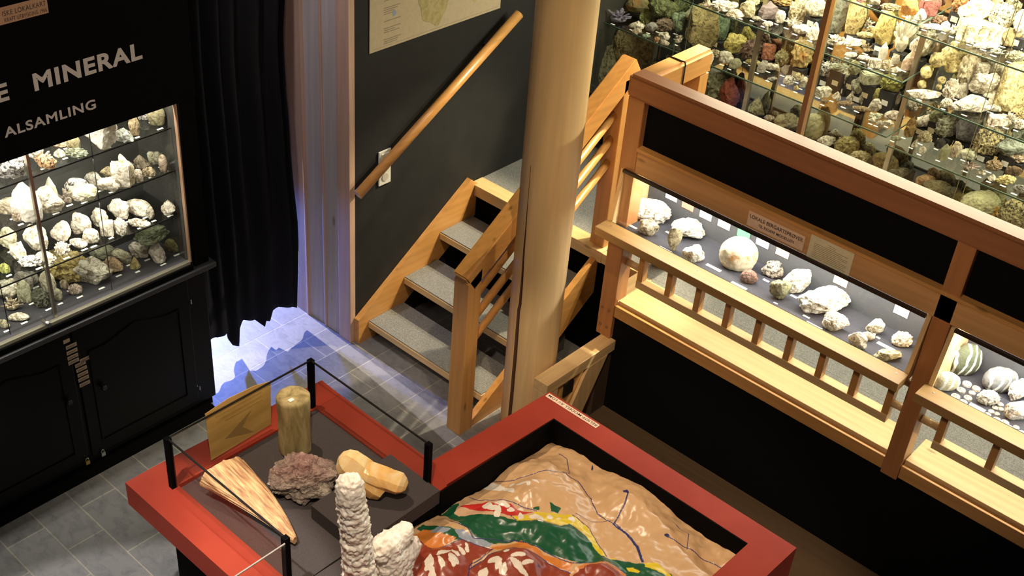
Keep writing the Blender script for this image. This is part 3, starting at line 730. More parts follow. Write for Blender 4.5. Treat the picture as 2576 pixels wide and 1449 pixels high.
W = (.84, .83, .79); 
def rows(grp, z, lim, axis, data):
    for r in data:
        px, py, w_, h_, c, s = r[:6]; k = r[6] if len(r) > 6 else 'n'
        put(grp, px, py, w_, h_, c, s, k, z, lim, axis)
LR = (5.215, 5.485); LB = (5.17, 5.485)
rows('the lowest left shelf of the right cabinet', 1.378, LR, 0, [
 (1557, 62, 52, 36, (.38, .36, .52), 'cluster', 'g'), (1602, 30, 50, 38, (.5, .45, .25), 'round', 'o'), (1622, 63, 26, 32, (.5, .55, .25), 'lump'), (1601, 76, 33, 22, W, 'shard'),
 (1670, 47, 70, 50, (.3, .35, .18), 'chunk'), (1637, 82, 28, 22, (.5, .5, .5), 'chunk', 'g'), (1670, 82, 45, 33, (.42, .34, .28), 'coral'), (1711, 75, 45, 42, (.38, .48, .36), 'chunk'),
 (1595, 89, 22, 14, (.7, .65, .6), 'lump'), (1614, 101, 18, 10, (.45, .6, .5), 'round'), (1670, 104, 24, 20, W, 'chunk'), (1648, 109, 12, 12, (.7, .5, .3), 'chunk'), (1665, 118, 20, 12, W, 'slab'), (1705, 111, 20, 20, W, 'cluster'),
 (1745, 54, 38, 36, (.6, .65, .5), 'chunk'), (1762, 122, 70, 85, (.5, .45, .24), 'slab'), (1806, 101, 38, 50, (.24, .34, .23), 'chunk'), (1846, 128, 52, 42, (.62, .57, .22), 'chunk'), (1797, 147, 30, 20, (.6, .55, .4), 'coral'),
 (1825, 162, 33, 28, (.7, .7, .66), 'chunk'), (1781, 164, 14, 24, W, 'chunk'), (1848, 175, 28, 24, (.42, .42, .32), 'round', 'g'), (1888, 150, 52, 50, (.35, .25, .22), 'coral'), (1930, 148, 26, 30, (.6, .3, .2), 'prism'),
 (1895, 164, 32, 14, (.65, .6, .32), 'lump'), (1963, 165, 32, 36, (.5, .48, .3), 'coral'), (1914, 184, 18, 24, (.6, .6, .58), 'point', 'g'), (1942, 180, 34, 20, W, 'chunk'), (1982, 192, 30, 24, (.5, .45, .4), 'round', 'g'),
 (2010, 169, 45, 66, (.7, .58, .3), 'coral', 'o'), (1984, 216, 26, 22, (.75, .75, .73), 'lump', 's'), (1942, 204, 22, 10, (.5, .5, .48), 'chunk'), (2003, 229, 12, 12, (.75, .65, .35), 'chunk'), (2010, 206, 22, 20, (.85, .8, .6), 'lump'), (2019, 222, 16, 22, W, 'chunk'),
 (2079, 192, 36, 34, (.62, .62, .62), 'lump', 's'), (2120, 211, 34, 38, (.7, .7, .6), 'chunk', 's'), (2115, 172, 44, 22, (.45, .5, .42), 'chunk'), (2148, 182, 26, 30, (.6, .62, .45), 'chunk'), (2164, 235, 46, 42, (.52, .54, .46), 'cap'),
 (2190, 205, 44, 28, (.65, .68, .55), 'prism'), (2206, 251, 34, 30, (.65, .62, .25), 'lump'), (2240, 225, 44, 40, (.5, .52, .15), 'coral'), (2246, 262, 26, 30, (.55, .52, .45), 'chunk'), (2070, 246, 30, 22, W, 'prism'),
 (2113, 238, 30, 14, (.75, .42, .18), 'slab'), (2103, 255, 20, 20, W, 'shard'), (2144, 257, 26, 32, W, 'shard'), (2172, 267, 24, 26, (.55, .55, .5), 'chunk'), (2127, 268, 36, 14, (.45, .35, .25), 'lump'), (2169, 282, 40, 14, (.5, .4, .28), 'lump'),
 (2206, 284, 40, 32, W, 'chunk'), (2204, 303, 32, 18, (.75, .78, .7), 'chunk'), (2251, 307, 42, 26, (.88, .8, .78), 'round'), (2235, 317, 22, 14, W, 'chunk'), (2195, 310, 14, 12, W, 'chunk'), (2213, 317, 16, 12, (.7, .7, .65), 'lump'), (2073, 262, 16, 12, (.45, .35, .25), 'lump')])
rows('the middle left shelf of the right cabinet', 1.668, LR, 0, [
 (1765, 25, 20, 20, (.85, .78, .7), 'shard'), (1812, 34, 50, 30, W, 'lump'), (1842, 22, 26, 16, W, 'round'), (1841, 50, 40, 20, (.88, .82, .74), 'slab'), (1877, 48, 34, 36, (.72, .7, .52), 'chunk'), (1902, 53, 20, 12, (.5, .48, .42), 'lump'),
 (1931, 50, 40, 38, (.38, .32, .34), 'point', 'g'), (1961, 60, 22, 26, W, 'round'), (1932, 68, 24, 14, (.85, .8, .75), 'lump'), (2003, 50, 38, 46, (.75, .72, .55), 'coral'), (2048, 43, 44, 44, (.78, .77, .66), 'chunk'), (1995, 73, 38, 26, W, 'cluster'),
 (2015, 88, 38, 24, W, 'chunk'), (2045, 102, 30, 36, W, 'shard'), (1968, 13, 44, 24, (.6, .45, .2), 'coral'), (1894, 15, 30, 20, (.8, .78, .55), 'lump'), (2101, 80, 34, 80, (.42, .44, .38), 'slab'), (2143, 88, 38, 74, (.75, .66, .38), 'slab'),
 (2177, 94, 38, 16, (.8, .72, .45), 'lump'), (2213, 114, 38, 68, (.85, .75, .35), 'slab'), (2098, 120, 46, 28, W, 'cluster'), (2145, 120, 42, 22, W, 'chunk'), (2183, 134, 30, 22, (.62, .52, .36), 'spray'), (2263, 131, 42, 74, (.85, .85, .75), 'cluster', 'g'),
 (2307, 145, 50, 56, (.88, .87, .8), 'chunk'), (2219, 152, 18, 34, W, 'point', 'g'), (2141, 146, 28, 14, W, 'round'), (2176, 155, 32, 14, (.9, .82, .82), 'slab'), (2199, 172, 24, 20, W, 'prism'), (2230, 176, 24, 22, (.8, .74, .6), 'lump'),
 (2251, 162, 18, 20, (.7, .68, .6), 'point', 'g'), (2286, 179, 34, 40, (.74, .6, .5), 'point', 'g'), (2253, 184, 24, 16, W, 'shard')])
rows('the top left shelf of the right cabinet', 1.957, LR, 0, [
 (2242, 30, 46, 20, (.55, .48, .3), 'coral'), (2289, 42, 38, 40, (.78, .45, .12), 'chunk', 'g'), (2333, 42, 36, 34, (.5, .2, .18), 'prism'), (2314, 53, 26, 26, W, 'shard'), (2347, 18, 30, 30, (.5, .28, .2), 'chunk'), (2165, 8, 24, 14, (.4, .2, .15), 'chunk'), (2200, 14, 26, 18, (.55, .5, .45), 'chunk')])
rows('the lowest right shelf of the right cabinet', 1.338, LR, 0, [
 (2286, 348, 26, 42, (.62, .46, .22), 'coral'), (2321, 319, 38, 32, W, 'chunk'), (2352, 306, 28, 26, (.45, .48, .3), 'round'), (2325, 362, 30, 28, (.65, .6, .45), 'lump'), (2375, 342, 50, 52, (.5, .52, .44), 'coral'), (2365, 375, 24, 24, (.14, .12, .11), 'point'),
 (2423, 357, 50, 52, (.34, .34, .38), 'slab'), (2477, 385, 62, 62, (.64, .58, .38), 'lump', 's'), (2372, 405, 22, 34, (.5, .5, .35), 'point', 'g'), (2401, 399, 22, 34, (.82, .77, .6), 'lump'), (2439, 405, 38, 28, (.75, .76, .65), 'chunk', 'g'), (2442, 432, 40, 24, (.86, .76, .8), 'spray'),
 (2540, 389, 60, 42, (.42, .47, .44), 'chunk'), (2556, 405, 46, 32, (.75, .64, .54), 'coral'), (2500, 433, 38, 28, (.5, .42, .28), 'coral'), (2254, 355, 24, 12, (.55, .6, .5), 'slab'), (2301, 372, 14, 18, W, 'shard'), (2320, 388, 18, 16, W, 'round'),
 (2472, 444, 22, 16, W, 'cluster'), (2497, 457, 20, 16, W, 'shard'), (2533, 466, 46, 24, (.75, .7, .42), 'coral'), (2549, 445, 34, 26, (.38, .28, .18), 'chunk'), (2566, 489, 30, 22, (.42, .42, .44), 'coral')])
rows('the middle right shelf of the right cabinet', 1.607, LR, 0, [
 (2425, 213, 46, 72, (.9, .86, .72), 'coral'), (2474, 235, 66, 50, (.84, .84, .82), 'chunk'), (2535, 281, 66, 96, (.88, .82, .52), 'slab'), (2324, 251, 78, 24, W, 'slab'), (2387, 251, 34, 42, (.86, .82, .74), 'coral'), (2415, 250, 32, 34, W, 'chunk'),
 (2443, 290, 100, 46, W, 'slab'), (2488, 272, 36, 40, W, 'shard'), (2507, 284, 36, 20, W, 'chunk'), (2380, 273, 26, 22, W, 'lump'), (2511, 318, 40, 24, (.9, .82, .8), 'prism'), (2537, 320, 30, 34, W, 'cluster'), (2567, 303, 24, 22, (.72, .62, .36), 'coral'),
 (2563, 327, 26, 24, W, 'lump'), (2466, 185, 26, 24, W, 'prism')])
rows('the top right shelf of the right cabinet', 1.915, LR, 0, [
 (2340, 77, 52, 18, W, 'slab'), (2366, 62, 36, 22, (.52, .36, .26), 'coral'), (2376, 80, 20, 22, (.8, .78, .7), 'point', 'g'), (2397, 90, 26, 24, (.75, .75, .7), 'cluster', 'g'), (2467, 110, 88, 50, (.72, .70, .54), 'prism'), (2450, 51, 72, 56, (.88, .84, .72), 'chunk'),
 (2511, 72, 50, 54, (.66, .64, .5), 'lump', 's'), (2536, 118, 44, 40, (.58, .48, .28), 'chunk'), (2563, 91, 42, 58, W, 'chunk'), (2480, 124, 58, 16, W, 'slab'), (2413, 104, 18, 14, (.82, .8, .72), 'round', 'g'), (2439, 110, 20, 14, W, 'round'), (2511, 140, 32, 18, (.52, .54, .42), 'cluster', 'g'),
 (2556, 158, 44, 28, (.46, .46, .32), 'coral'), (2410, 30, 34, 36, (.5, .3, .12), 'coral'), (2570, 120, 22, 30, (.45, .42, .3), 'chunk')])
rows('the floor of the right cabinet', .957, LB, 0, [
 (1520, 222, 46, 80, (.42, .42, .32), 'shard'), (1586, 178, 88, 88, (.45, .41, .26), 'slab', 'n'), (1567, 211, 42, 44, (.6, .6, .55), 'cluster'), (1658, 146, 40, 30, (.3, .28, .14), 'round'), (1795, 235, 56, 58, (.42, .44, .34), 'coral'), (1832, 255, 42, 54, (.56, .2, .14), 'shard'),
 (1902, 281, 36, 42, (.6, .6, .45), 'shard'), (1934, 298, 22, 14, W, 'lump'), (1977, 318, 56, 40, (.45, .38, .28), 'chunk'), (2045, 312, 48, 54, (.65, .65, .46), 'round', 'g'), (2080, 350, 38, 26, W, 'chunk'), (2124, 385, 54, 44, (.58, .54, .3), 'lump'), (2160, 405, 46, 30, (.66, .63, .42), 'lump'),
 (2225, 420, 52, 42, (.45, .38, .18), 'chunk'), (2258, 436, 46, 26, (.4, .42, .34), 'chunk'), (2330, 450, 40, 30, (.76, .56, .36), 'round'), (2355, 480, 60, 36, (.46, .42, .26), 'chunk'), (2392, 494, 34, 28, (.28, .3, .22), 'chunk'), (2414, 502, 32, 22, (.5, .5, .16), 'lump'),
 (2455, 540, 86, 64, (.64, .67, .46), 'round', 'g'), (2500, 545, 36, 30, (.95, .68, .2), 'spray'), (2545, 574, 74, 72, (.5, .45, .26), 'round', 's')])
# large yellow arched stone on two legs
LL = (3.987, 4.252)
rows('the top shelf of the left cabinet', 1.545, LL, 1, [
 (148, 372, 36, 20, (.82, .66, .52), 'lump'), (148, 397, 26, 20, W, 'shard'), (185, 386, 28, 38, (.56, .53, .36), 'oval'), (206, 412, 50, 26, (.45, .52, .43), 'coral'), (283, 403, 78, 84, (.78, .76, .72), 'chunk', 'g'), (338, 344, 22, 42, (.72, .62, .45), 'lump'), (364, 306, 34, 26, (.55, .55, .54), 'chunk', 's'),
 (392, 320, 38, 46, (.5, .48, .33), 'oval'), (351, 386, 50, 34, (.6, .66, .66), 'shard'), (20, 445, 36, 32, (.82, .66, .6), 'lump'), (73, 487, 62, 60, (.64, .64, .66), 'chunk', 's'), (95, 420, 50, 42, (.86, .83, .8), 'cluster'), (148, 452, 46, 34, (.74, .52, .32), 'round', 's')])
rows('the upper middle shelf of the left cabinet', 1.340, LL, 1, [
 (132, 523, 28, 60, (.58, .62, .52), 'point', 'g'), (190, 494, 48, 40, (.72, .71, .7), 'round', 's'), (234, 478, 42, 38, (.52, .52, .52), 'round'), (274, 454, 42, 30, (.6, .56, .38), 'chunk'), (316, 448, 34, 38, (.47, .46, .46), 'coral'), (309, 468, 30, 26, (.68, .67, .7), 'lump', 'g'), (355, 428, 34, 32, (.44, .4, .33), 'shard'),
 (391, 417, 34, 30, (.48, .48, .47), 'chunk'), (413, 437, 20, 36, (.68, .6, .52), 'oval'), (342, 461, 30, 30, (.84, .8, .76), 'chunk'), (373, 448, 28, 24, (.72, .66, .52), 'lump'), (210, 514, 52, 36, (.84, .8, .75), 'lump', 'g'), (157, 567, 62, 62, W, 'chunk'), (155, 515, 40, 36, (.48, .45, .42), 'cluster', 'g'), (88, 578, 64, 84, (.74, .74, .73), 'point', 'g'),
 (20, 545, 50, 42, (.66, .62, .54), 'chunk'), (44, 560, 26, 30, (.62, .55, .5), 'lump'), (349, 505, 40, 52, W, 'prism'), (389, 516, 34, 62, (.88, .84, .64), 'slab'), (298, 505, 44, 36, W, 'chunk'), (245, 540, 64, 42, (.68, .68, .54), 'chunk', 'g')])
rows('the lower middle shelf of the left cabinet', 1.118, LL, 1, [
 (203, 593, 42, 50, W, 'chunk'), (250, 576, 38, 44, W, 'chunk'), (296, 558, 46, 48, W, 'chunk'), (349, 545, 60, 38, W, 'slab'), (422, 545, 32, 34, W, 'chunk'), (305, 596, 32, 38, W, 'lump'), (349, 576, 50, 22, W, 'lump'), (377, 553, 18, 24, (.7, .68, .66), 'chunk'), (269, 595, 26, 32, W, 'prism'), (227, 615, 34, 34, W, 'round'),
 (194, 626, 40, 24, W, 'round'), (152, 615, 42, 50, W, 'chunk'), (155, 646, 34, 34, W, 'coral'), (90, 637, 56, 58, W, 'cap'), (73, 675, 50, 30, (.8, .79, .78), 'coral', 's'), (113, 666, 44, 30, W, 'round'), (44, 657, 38, 42, W, 'chunk'), (20, 615, 42, 46, (.72, .73, .62), 'cap'), (11, 690, 22, 24, (.5, .56, .2), 'lump')])
rows('the floor of the left cabinet', .886, (3.956, 4.258), 1, [
 (172, 702, 116, 80, (.68, .6, .3), 'coral'), (231, 722, 82, 64, (.74, .74, .7), 'chunk'), (256, 660, 60, 38, (.38, .38, .34), 'chunk'), (282, 690, 52, 36, (.65, .52, .38), 'chunk'), (304, 666, 40, 36, (.72, .74, .58), 'chunk'), (349, 653, 46, 38, (.87, .85, .84), 'chunk'), (339, 679, 22, 28, (.64, .58, .32), 'shard'), (393, 664, 36, 52, (.88, .86, .86), 'shard'),
 (433, 637, 38, 30, (.44, .43, .2), 'round'), (119, 734, 40, 48, (.86, .84, .74), 'point'), (100, 778, 40, 46, (.27, .29, .24), 'coral'), (62, 763, 28, 50, (.64, .66, .54), 'point'), (58, 736, 40, 46, (.46, .45, .43), 'round'), (161, 729, 20, 22, (.7, .62, .5), 'lump'), (188, 744, 30, 26, (.74, .68, .64), 'lump'), (146, 759, 18, 28, (.66, .66, .58), 'chunk'),
 (13, 762, 50, 52, W, 'chunk'), (28, 788, 46, 34, (.78, .72, .62), 'cluster'), (44, 810, 42, 20, W, 'round'), (8, 828, 26, 22, (.7, .7, .6), 'chunk'), (82, 713, 30, 30, (.42, .42, .4), 'round')])
LT = (3.938, 4.185)
rows('the first railing tray', 1.088, LT, 0, [
 (1636, 565, 98, 68, (.86, .85, .80), 'round', 'n'), (1629, 598, 48, 44, (.62, .57, .47), 'chunk', 'n'), (1692, 633, 34, 56, (.58, .54, .42), 'slab', 'n'), (1730, 608, 86, 58, (.9, .89, .86), 'chunk', 'n'), (1743, 664, 54, 46, (.86, .83, .78), 'chunk', 'n'), (1853, 688, 90, 92, (.84, .78, .62), 'oval', 'o'), (1883, 716, 42, 38, (.42, .27, .22), 'round', 'n'), (1942, 703, 54, 48, (.55, .49, .42), 'chunk', 's'), (2000, 742, 66, 70, (.8, .79, .77), 'chunk', 'n'), (1961, 758, 54, 54, (.40, .40, .26), 'chunk', 'n'),
 (2075, 800, 134, 84, (.90, .88, .84), 'chunk', 'n'), (2101, 838, 62, 52, (.88, .84, .76), 'cap', 'n'), (2150, 883, 46, 44, (.9, .88, .85), 'slab', 'n'), (2182, 860, 42, 26, (.78, .72, .62), 'slab', 'n'), (2200, 845, 42, 44, (.9, .87, .82), 'chunk', 'n'), (2268, 877, 50, 44, (.88, .82, .74), 'lump', 'n'), (2234, 911, 74, 32, (.66, .64, .46), 'slab', 'n')])
rows('the second railing tray', 1.088, LT, 0, [
 (2423, 950, 76, 86, (.24, .27, .18), 'oval', 'v'), (2378, 988, 64, 54, (.60, .58, .44), 'oval', 'v'), (2505, 986, 84, 70, (.36, .37, .38), 'oval', 'v'), (2563, 1013, 62, 62, (.88, .86, .84), 'chunk'), (2486, 1024, 56, 44, W, 'lump'), (2556, 1062, 58, 56, W, 'chunk', 'o')])
coins = [(2434, 965, 22), (2457, 977, 20), (2419, 981, 22), (2446, 989, 16), (2405, 997, 22), (2436, 1001, 20), (2424, 1012, 20), (2517, 1018, 15), (2504, 1027, 15), (2494, 1036, 14), (2518, 1030, 14), (2508, 1042, 14), (2485, 1044, 16), (2505, 1060, 20), (2529, 1063, 20), (2538, 1077, 14), (2557, 1076, 15), (2520, 1074, 10), (2566, 1095, 18)]
for i, (a, b, s) in enumerate(coins): put('the second railing tray', a, b+s*.35, s, s*.75, [(.85, .82, .78), (.7, .66, .58), (.6, .6, .58)][i % 3], 'disc', 'n', 1.088, LT, 0, 1.0)

ORD = lambda n: '%d%s' % (n, 'th' if 10 <= n % 100 <= 20 else {1: 'st', 2: 'nd', 3: 'rd'}.get(n % 10, 'th'))
M_STAND = flat('black_stand', (.018, .017, .018), .6)
M_SPRAY = None
def stone_all():
    by = {}
    for s in SPECS: by.setdefault(s['grp'], []).append(s)
    seed = 100
    for g, lst in by.items():
        lst.sort(key=lambda s: s['px'])
        for i, s in enumerate(lst):
            seed += 1; sub = 5 if s['big'] > 60 else 4 if s['big'] > 22 else 3
            h = s['h']
            if s['style'] == 'disc': h = .007; s['d'] = s['w']
            bm = rock_mesh(seed, s['style'], s['w'], s['d'], h, sub)
            rz = RZ+(random.uniform(-.3, .3) if s['rot'] is None else s['rot'])
            me = bpy.data.meshes.new('mineral_specimen')
            if s['style'] == 'oval':
                for f in bm.faces: f.smooth = True
            bm.to_mesh(me); bm.free(); me.materials.append(rockmat(s['c'], s['kind']))
            o = bpy.data.objects.new('mineral_specimen' if s['style'] != 'disc' else 'polished_pebble', me); COL.objects.link(o)
            o.location = s['p']+Vector((0, 0, s['up'])); o.rotation_euler = (0, 0, rz)
            desc = '%s %s' % (cname(s['c']), SN[s['style']])
            place = g.replace('the ', '')
            tag(o, '%s mineral, %s from left on %s' % (desc, ORD(i+1), place), 'mineral', 'minerals on '+g)
            s['desc'] = desc; s['i'] = i+1
            fd = Vector((-1, 0, 0)) if s['axis'] == 0 else Vector((0, -1, 0)); sd = Vector((0, 1, 0)) if s['axis'] == 0 else Vector((1, 0, 0))
            if s['up'] > 0:
                t = thing('display_block', 'black block under %s mineral, %s on %s' % (desc, ORD(i+1), place), 'display block', s['p'], 0, 'black blocks under minerals')
                a = min(s['w']*.36, .04); bb = min(s['d']*.45, .03)
                p = s['p']
                q1 = p-sd*a-fd*bb; q2 = p+sd*a+fd*bb+Vector((0, 0, s['up']-.0005))
                B('block', q1+Vector((0, 0, .0003)), q2, M_STAND, t)
                if s['up'] > .02:
                    cz = p.z+s['up']*.5; cp = p+fd*(bb+.0012)
                    n_ = B('name_card', cp-sd*.017+Vector((0, 0, s['up']*.5-min(.013, s['up']*.45))), cp+sd*.017+fd*.001+Vector((0, 0, s['up']*.5+min(.013, s['up']*.45))), (M_CREAM, M_WHITE)[i % 2], t)
            elif 'tray' not in g:
                p = s['p']+fd*(s['d']*.5+.016)+sd*random.uniform(-.012, .012)
                ax = s['axis']; fr = s['lim'][0]+.009
                if p[ax] < fr: p[ax] = fr
                CARDS.append((p, .011 if s['big'] < 30 else .014, 'white card before %s mineral, %s on %s' % (desc, ORD(i+1), place), sd, fd, s['p']))
CARDS = []
stone_all()
used = []
for p, hw, lab, sd, fd, rp in CARDS:
    if any((p-u).length < .024 for u in used): continue
    used.append(p.copy())
    a = p-sd*hw-fd*.005; b = p+sd*hw+fd*.005+Vector((0, 0, .0016)); a.z += .0003
    tag(B('specimen_card', a, b, M_WHITE), lab, 'card', 'small cards beside the minerals')

# arched yellow stone standing on the middle right shelf
def arch_stone():
    p = Z(2357, 222, 1.607); p.x = min(p.x, 5.40); sc = (p-CAM).dot(FW)/F
    bm = bmesh.new()
    ob = bpy.data.objects.new('arched_stone', bpy.data.meshes.new('arched_stone'))
    e = [((-.45, 0), .14), ((-.42, .28), .20), ((-.18, .55), .24), ((.12, .72), .24), ((.18, 1.02), .12), ((.30, .45), .26), ((.12, .15), .13), ((.10, 0), .10)]
    base = Vector((p.x, p.y, 1.607)); u = Vector((sin(AZ), -cos(AZ), 0)); H = 96*sc/.86
    sd = 5
    for (a, r) in [((x*80*sc, z*H), rr*80*sc) for (x, z), rr in e]:
        m = bmesh.ops.create_icosphere(bm, subdivisions=3, radius=1)['verts']
        for v in m:
            n_ = v.co.normalized(); v.co = base+u*a[0]+Vector((0, 0, a[1]+r*.9))+n_*r*(1+.25*noise.noise(n_*2+Vector((sd, 0, 0))))
        sd += 1
    m = MB(); m.bm.free(); m.bm = bm
    o = m.build('arched_stone', rockmat((.92, .84, .5)), smooth=True)
    md = o.modifiers.new('r', 'REMESH'); md.mode = 'VOXEL'; md.voxel_size = .004; md.use_smooth_shade = True
    tag(o, 'large yellow arched stone standing on legs, left end of the middle right shelf', 'mineral')
arch_stone()
# green slab lying on the white pillar stone, floor of the left cabinet
def on_pillar():
    p = Y(384, 625, 4.07); sc = (p-CAM).dot(FW)/F
    s = [q for q in SPECS if q['px'] == 393 and q['grp'].startswith('the floor of the left')][0]
    z = s['p'].z+s['h']
    bm = rock_mesh(777, 'chunk', 92*sc, .09, 40*sc, 5)
    me = bpy.data.meshes.new('green_slab'); bm.to_mesh(me); bm.free(); me.materials.append(rockmat((.34, .40, .29)))
    o = bpy.data.objects.new('green_slab', me); COL.objects.link(o); o.location = (s['p'].x-.005, s['p'].y+.005, z-.008); o.rotation_euler = (0, 0, .1)
    tag(o, 'long dark green slab balanced on top of the white pillar stone, left cabinet', 'mineral')
on_pillar()
# flat cards in the first tray
def flat_card(px, py, wpx, hgt, mat, lab, z=1.0885):
    p = Z(px, py, z); sc = (p-CAM).dot(FW)/F; w2 = wpx*sc/.93/2
    o = B('specimen_card', (p.x-hgt/2, p.y-w2, z), (p.x+hgt/2, p.y+w2, z+.0015), mat); tag(o, lab, 'card', 'cards lying in the railing trays')
TC = [(1570, 577, 72, .014, 0, 'long white strip at the left end'), (1588, 569, 32, .014, 1, 'short cream card above the long strip'), (1632, 607, 13, .009, 0, 'tiny card below the small rounded rock'), (1673, 628, 36, .014, 0, 'card below the grey shard'), (1690, 590, 34, .012, 0, 'card behind the grey shard'),
      (1726, 657, 14, .009, 0, 'tiny card left of the angular rock'), (1795, 674, 40, .018, 0, 'card left of the big egg-shaped boulder'), (1802, 696, 38, .016, 0, 'lower card below the egg-shaped boulder'), (1858, 720, 42, .022, 0, 'large card left of the small brown stone'), (1927, 706, 16, .012, 0, 'tiny card under the striped dark stone'),
      (1913, 754, 38, .018, 0, 'card left of the green-black rock'), (1951, 763, 11, .007, 0, 'tiny card below the green-black rock'), (1997, 746, 18, .012, 0, 'small card right of the green-black rock'), (2028, 797, 17, .010, 0, 'tiny card left of the giant white block'), (2047, 820, 42, .018, 0, 'card below the giant white block'),
      (2125, 862, 15, .010, 0, 'tiny card left of the thin white slab'), (2209, 850, 10, .010, 0, 'tiny card below the white lump at right'), (2228, 872, 44, .020, 0, 'large card by the right end'), (2185, 894, 15, .010, 0, 'tiny card left of the pale long slab'), (2230, 922, 36, .012, 0, 'card at the lower right corner')]
for a, b, c_, h_, k, l in TC: flat_card(a, b, c_, h_, (M_WHITE, M_CREAM)[k], ('%s in first railing tray' % l))
for a, b, c_, h_, l in ((2395, 1005, 78, .014, 'long white strip along the front'), (2372, 990, 30, .010, 'narrow card left of the pebbles'), (2457, 1027, 38, .03, 'large white card under the flower stone'), (2447, 1040, 28, .012, 'small card beside the large card'), (2487, 1062, 18, .010, 'tiny card near the small stones')):
    flat_card(a, b, c_, h_, M_WHITE, l+' in second railing tray')
for i, (a, b, c_, n_) in enumerate(((1690, 493, (.85, .84, .86), 'white'), (1731, 517, (.80, .22, .15), 'red'), (1776, 541, (.88, .84, .6), 'pale yellow'), (1822, 564, (.85, .62, .45), 'peach'), (1871, 589, (.12, .52, .18), 'green'), (1919, 610, (.72, .68, .92), 'pale violet'), (1969, 635, (.80, .50, .30), 'orange'), (2115, 707, (.80, .52, .34), 'salmon'), (2268, 783, (.82, .78, .84), 'lilac-white'))):
    p = X(a, b, 4.189)
    o = B('colour_card', (4.1862, p.y-.032, p.z-.02), (4.189, p.y+.032, p.z+.02), flat('card_'+n_.replace(' ', '_').replace('-', '_'), c_, .8))
    tag(o, '%s rectangular key card on the back of the first railing tray, %s from left' % (n_, ORD(i+1)), 'card', 'colour key cards at the back of the tray')

# ================================================================== red table
ZT = .80
tb = thing('display_table', 'large red-topped display table with a black base in the foreground', 'table', (2.3, 2.0, 0))
def slab(pts, z0, z1, nm, mat, bev=.003):
    MB().poly([Vector((x, y, z0)) for x, y in pts], (0, 0, z1-z0)).build(nm, mat, tb)
slab([(1.56, 3.021), (1.56, .9), (1.69, .9), (1.69, 3.021)], .69, ZT, 'red_border', M_RED)
slab([(1.69, 3.021), (2.46, 2.985), (2.455, 2.865), (1.69, 2.88)], .69, ZT, 'red_border', M_RED)
slab([(2.33, 2.868), (2.455, 2.866), (2.451, 2.335), (2.40, 2.20), (2.33, 2.20)], .69, ZT, 'red_border', M_RED)
slab([(2.403, 2.206), (2.451, 2.335), (3.099, 2.294), (2.985, 2.174)], .65, ZT, 'red_border', M_RED)
slab([(3.099, 2.294), (3.096, 1.103), (2.984, 1.24), (2.985, 2.174)], .65, ZT, 'red_border', M_RED)
slab([(3.096, 1.103), (1.95, 1.13), (1.95, 1.26), (2.984, 1.24)], .65, ZT, 'red_border', M_RED)
slab([(1.69, 2.868), (2.33, 2.868), (2.33, 2.215), (1.69, 2.215)], .76, ZT-.006, 'felt_mat', M_FELT)
slab([(1.69, 2.214), (1.95, 2.205), (1.95, .9), (1.69, .9)], .76, ZT-.006, 'felt_mat', M_FELT)
slab([(1.955, 2.213), (2.984, 2.172), (2.984, 2.168), (1.955, 2.208)], .60, ZT-.001, 'inner_wall', M_BLACK)
slab([(2.979, 2.168), (2.9835, 2.168), (2.9835, 1.242), (2.979, 1.242)], .60, ZT-.001, 'inner_wall', M_BLACK)
slab([(1.95, 2.205), (1.955, 2.205), (1.955, 1.26), (1.95, 1.26)], .60, ZT-.001, 'inner_wall', M_BLACK)
slab([(1.955, 2.207), (2.979, 2.167), (2.979, 1.245), (1.955, 1.262)], .60, .62, 'recess_floor', M_BLACK)
B('base', (1.70, 1.0, 0), (2.93, 2.16, .60), M_BLACK, tb); B('base', (1.66, 1.0, 0), (2.36, 2.90, .689), M_BLACK, tb)
MB().box((1.935, 2.16, ZT-.006), (2.32, 2.425, ZT+.06), .002).build('shadow_block', M_FELT, tb)  # added block standing in for a dark shadow strip on the mat
# caption on the table
cp = thing('caption_card', 'narrow tan strip reading RELIEFF-MODELL on the red table corner', 'card', (3.08, 2.15, ZT))
B('card_sheet', (3.062, 2.018, ZT+.0004), (3.088, 2.287, ZT+.002), flat('tan_card', (.80, .56, .40), .8), cp)
o = text('lettering', 'RELIEFF-MODELL AV LOM', .019, (3.082, 2.024, ZT+.0021), (0, 1, 0), (-1, 0, 0), M_INK, cp, .0002, ext=.0002)
ys = [(cp.matrix_basis @ v.co).y for v in o.data.vertices]; a_, b_ = min(ys), max(ys)
for v in o.data.vertices:
    wv = cp.matrix_basis @ v.co; wv.y = 2.024+(wv.y-a_)*(.255/(b_-a_)); v.co = cp.matrix_basis.inverted() @ wv

# glass guard box on the table
gb = thing('glass_guard', 'open-topped glass guard with four black corner posts on the red table', 'glass guard', (2.0, 2.55, ZT))
GX0, GX1, GY0, GY1, GZ = 1.672, 2.325, 2.232, 2.885, 1.035
for x, y in ((GX0, GY1), (GX1, GY1), (GX1, GY0), (GX0, GY0)): 
    MB().box((x-.011, y-.011, ZT), (x+.011, y+.011, GZ+.004), .001).build('corner_post', M_BLACK, gb)
for a, b in (((GX0+.011, GY1-.002, ZT+.004), (GX1-.011, GY1+.002, GZ)), ((GX0-.002, GY0+.011, ZT+.004), (GX0+.002, GY1-.011, GZ)), ((GX1-.002, GY0+.011, ZT+.004), (GX1+.002, GY1-.011, GZ))):
    g_ = B('glass_pane', a, b, M_GLASS, gb)
    B('pane_rim', (a[0]-.001, a[1]-.001, GZ-.001), (b[0]+.001, b[1]+.001, GZ+.004), M_RIM, g_)
g2 = B('glass_pane', (1.25, 2.218, ZT-.05), (GX0-.012, 2.222, GZ-.01), M_GLASS, gb); B('pane_rim', (1.25, 2.2175, GZ-.01), (GX0-.012, 2.2225, GZ-.006), flat('pale_rim', (.30, .28, .25), .3), g2)
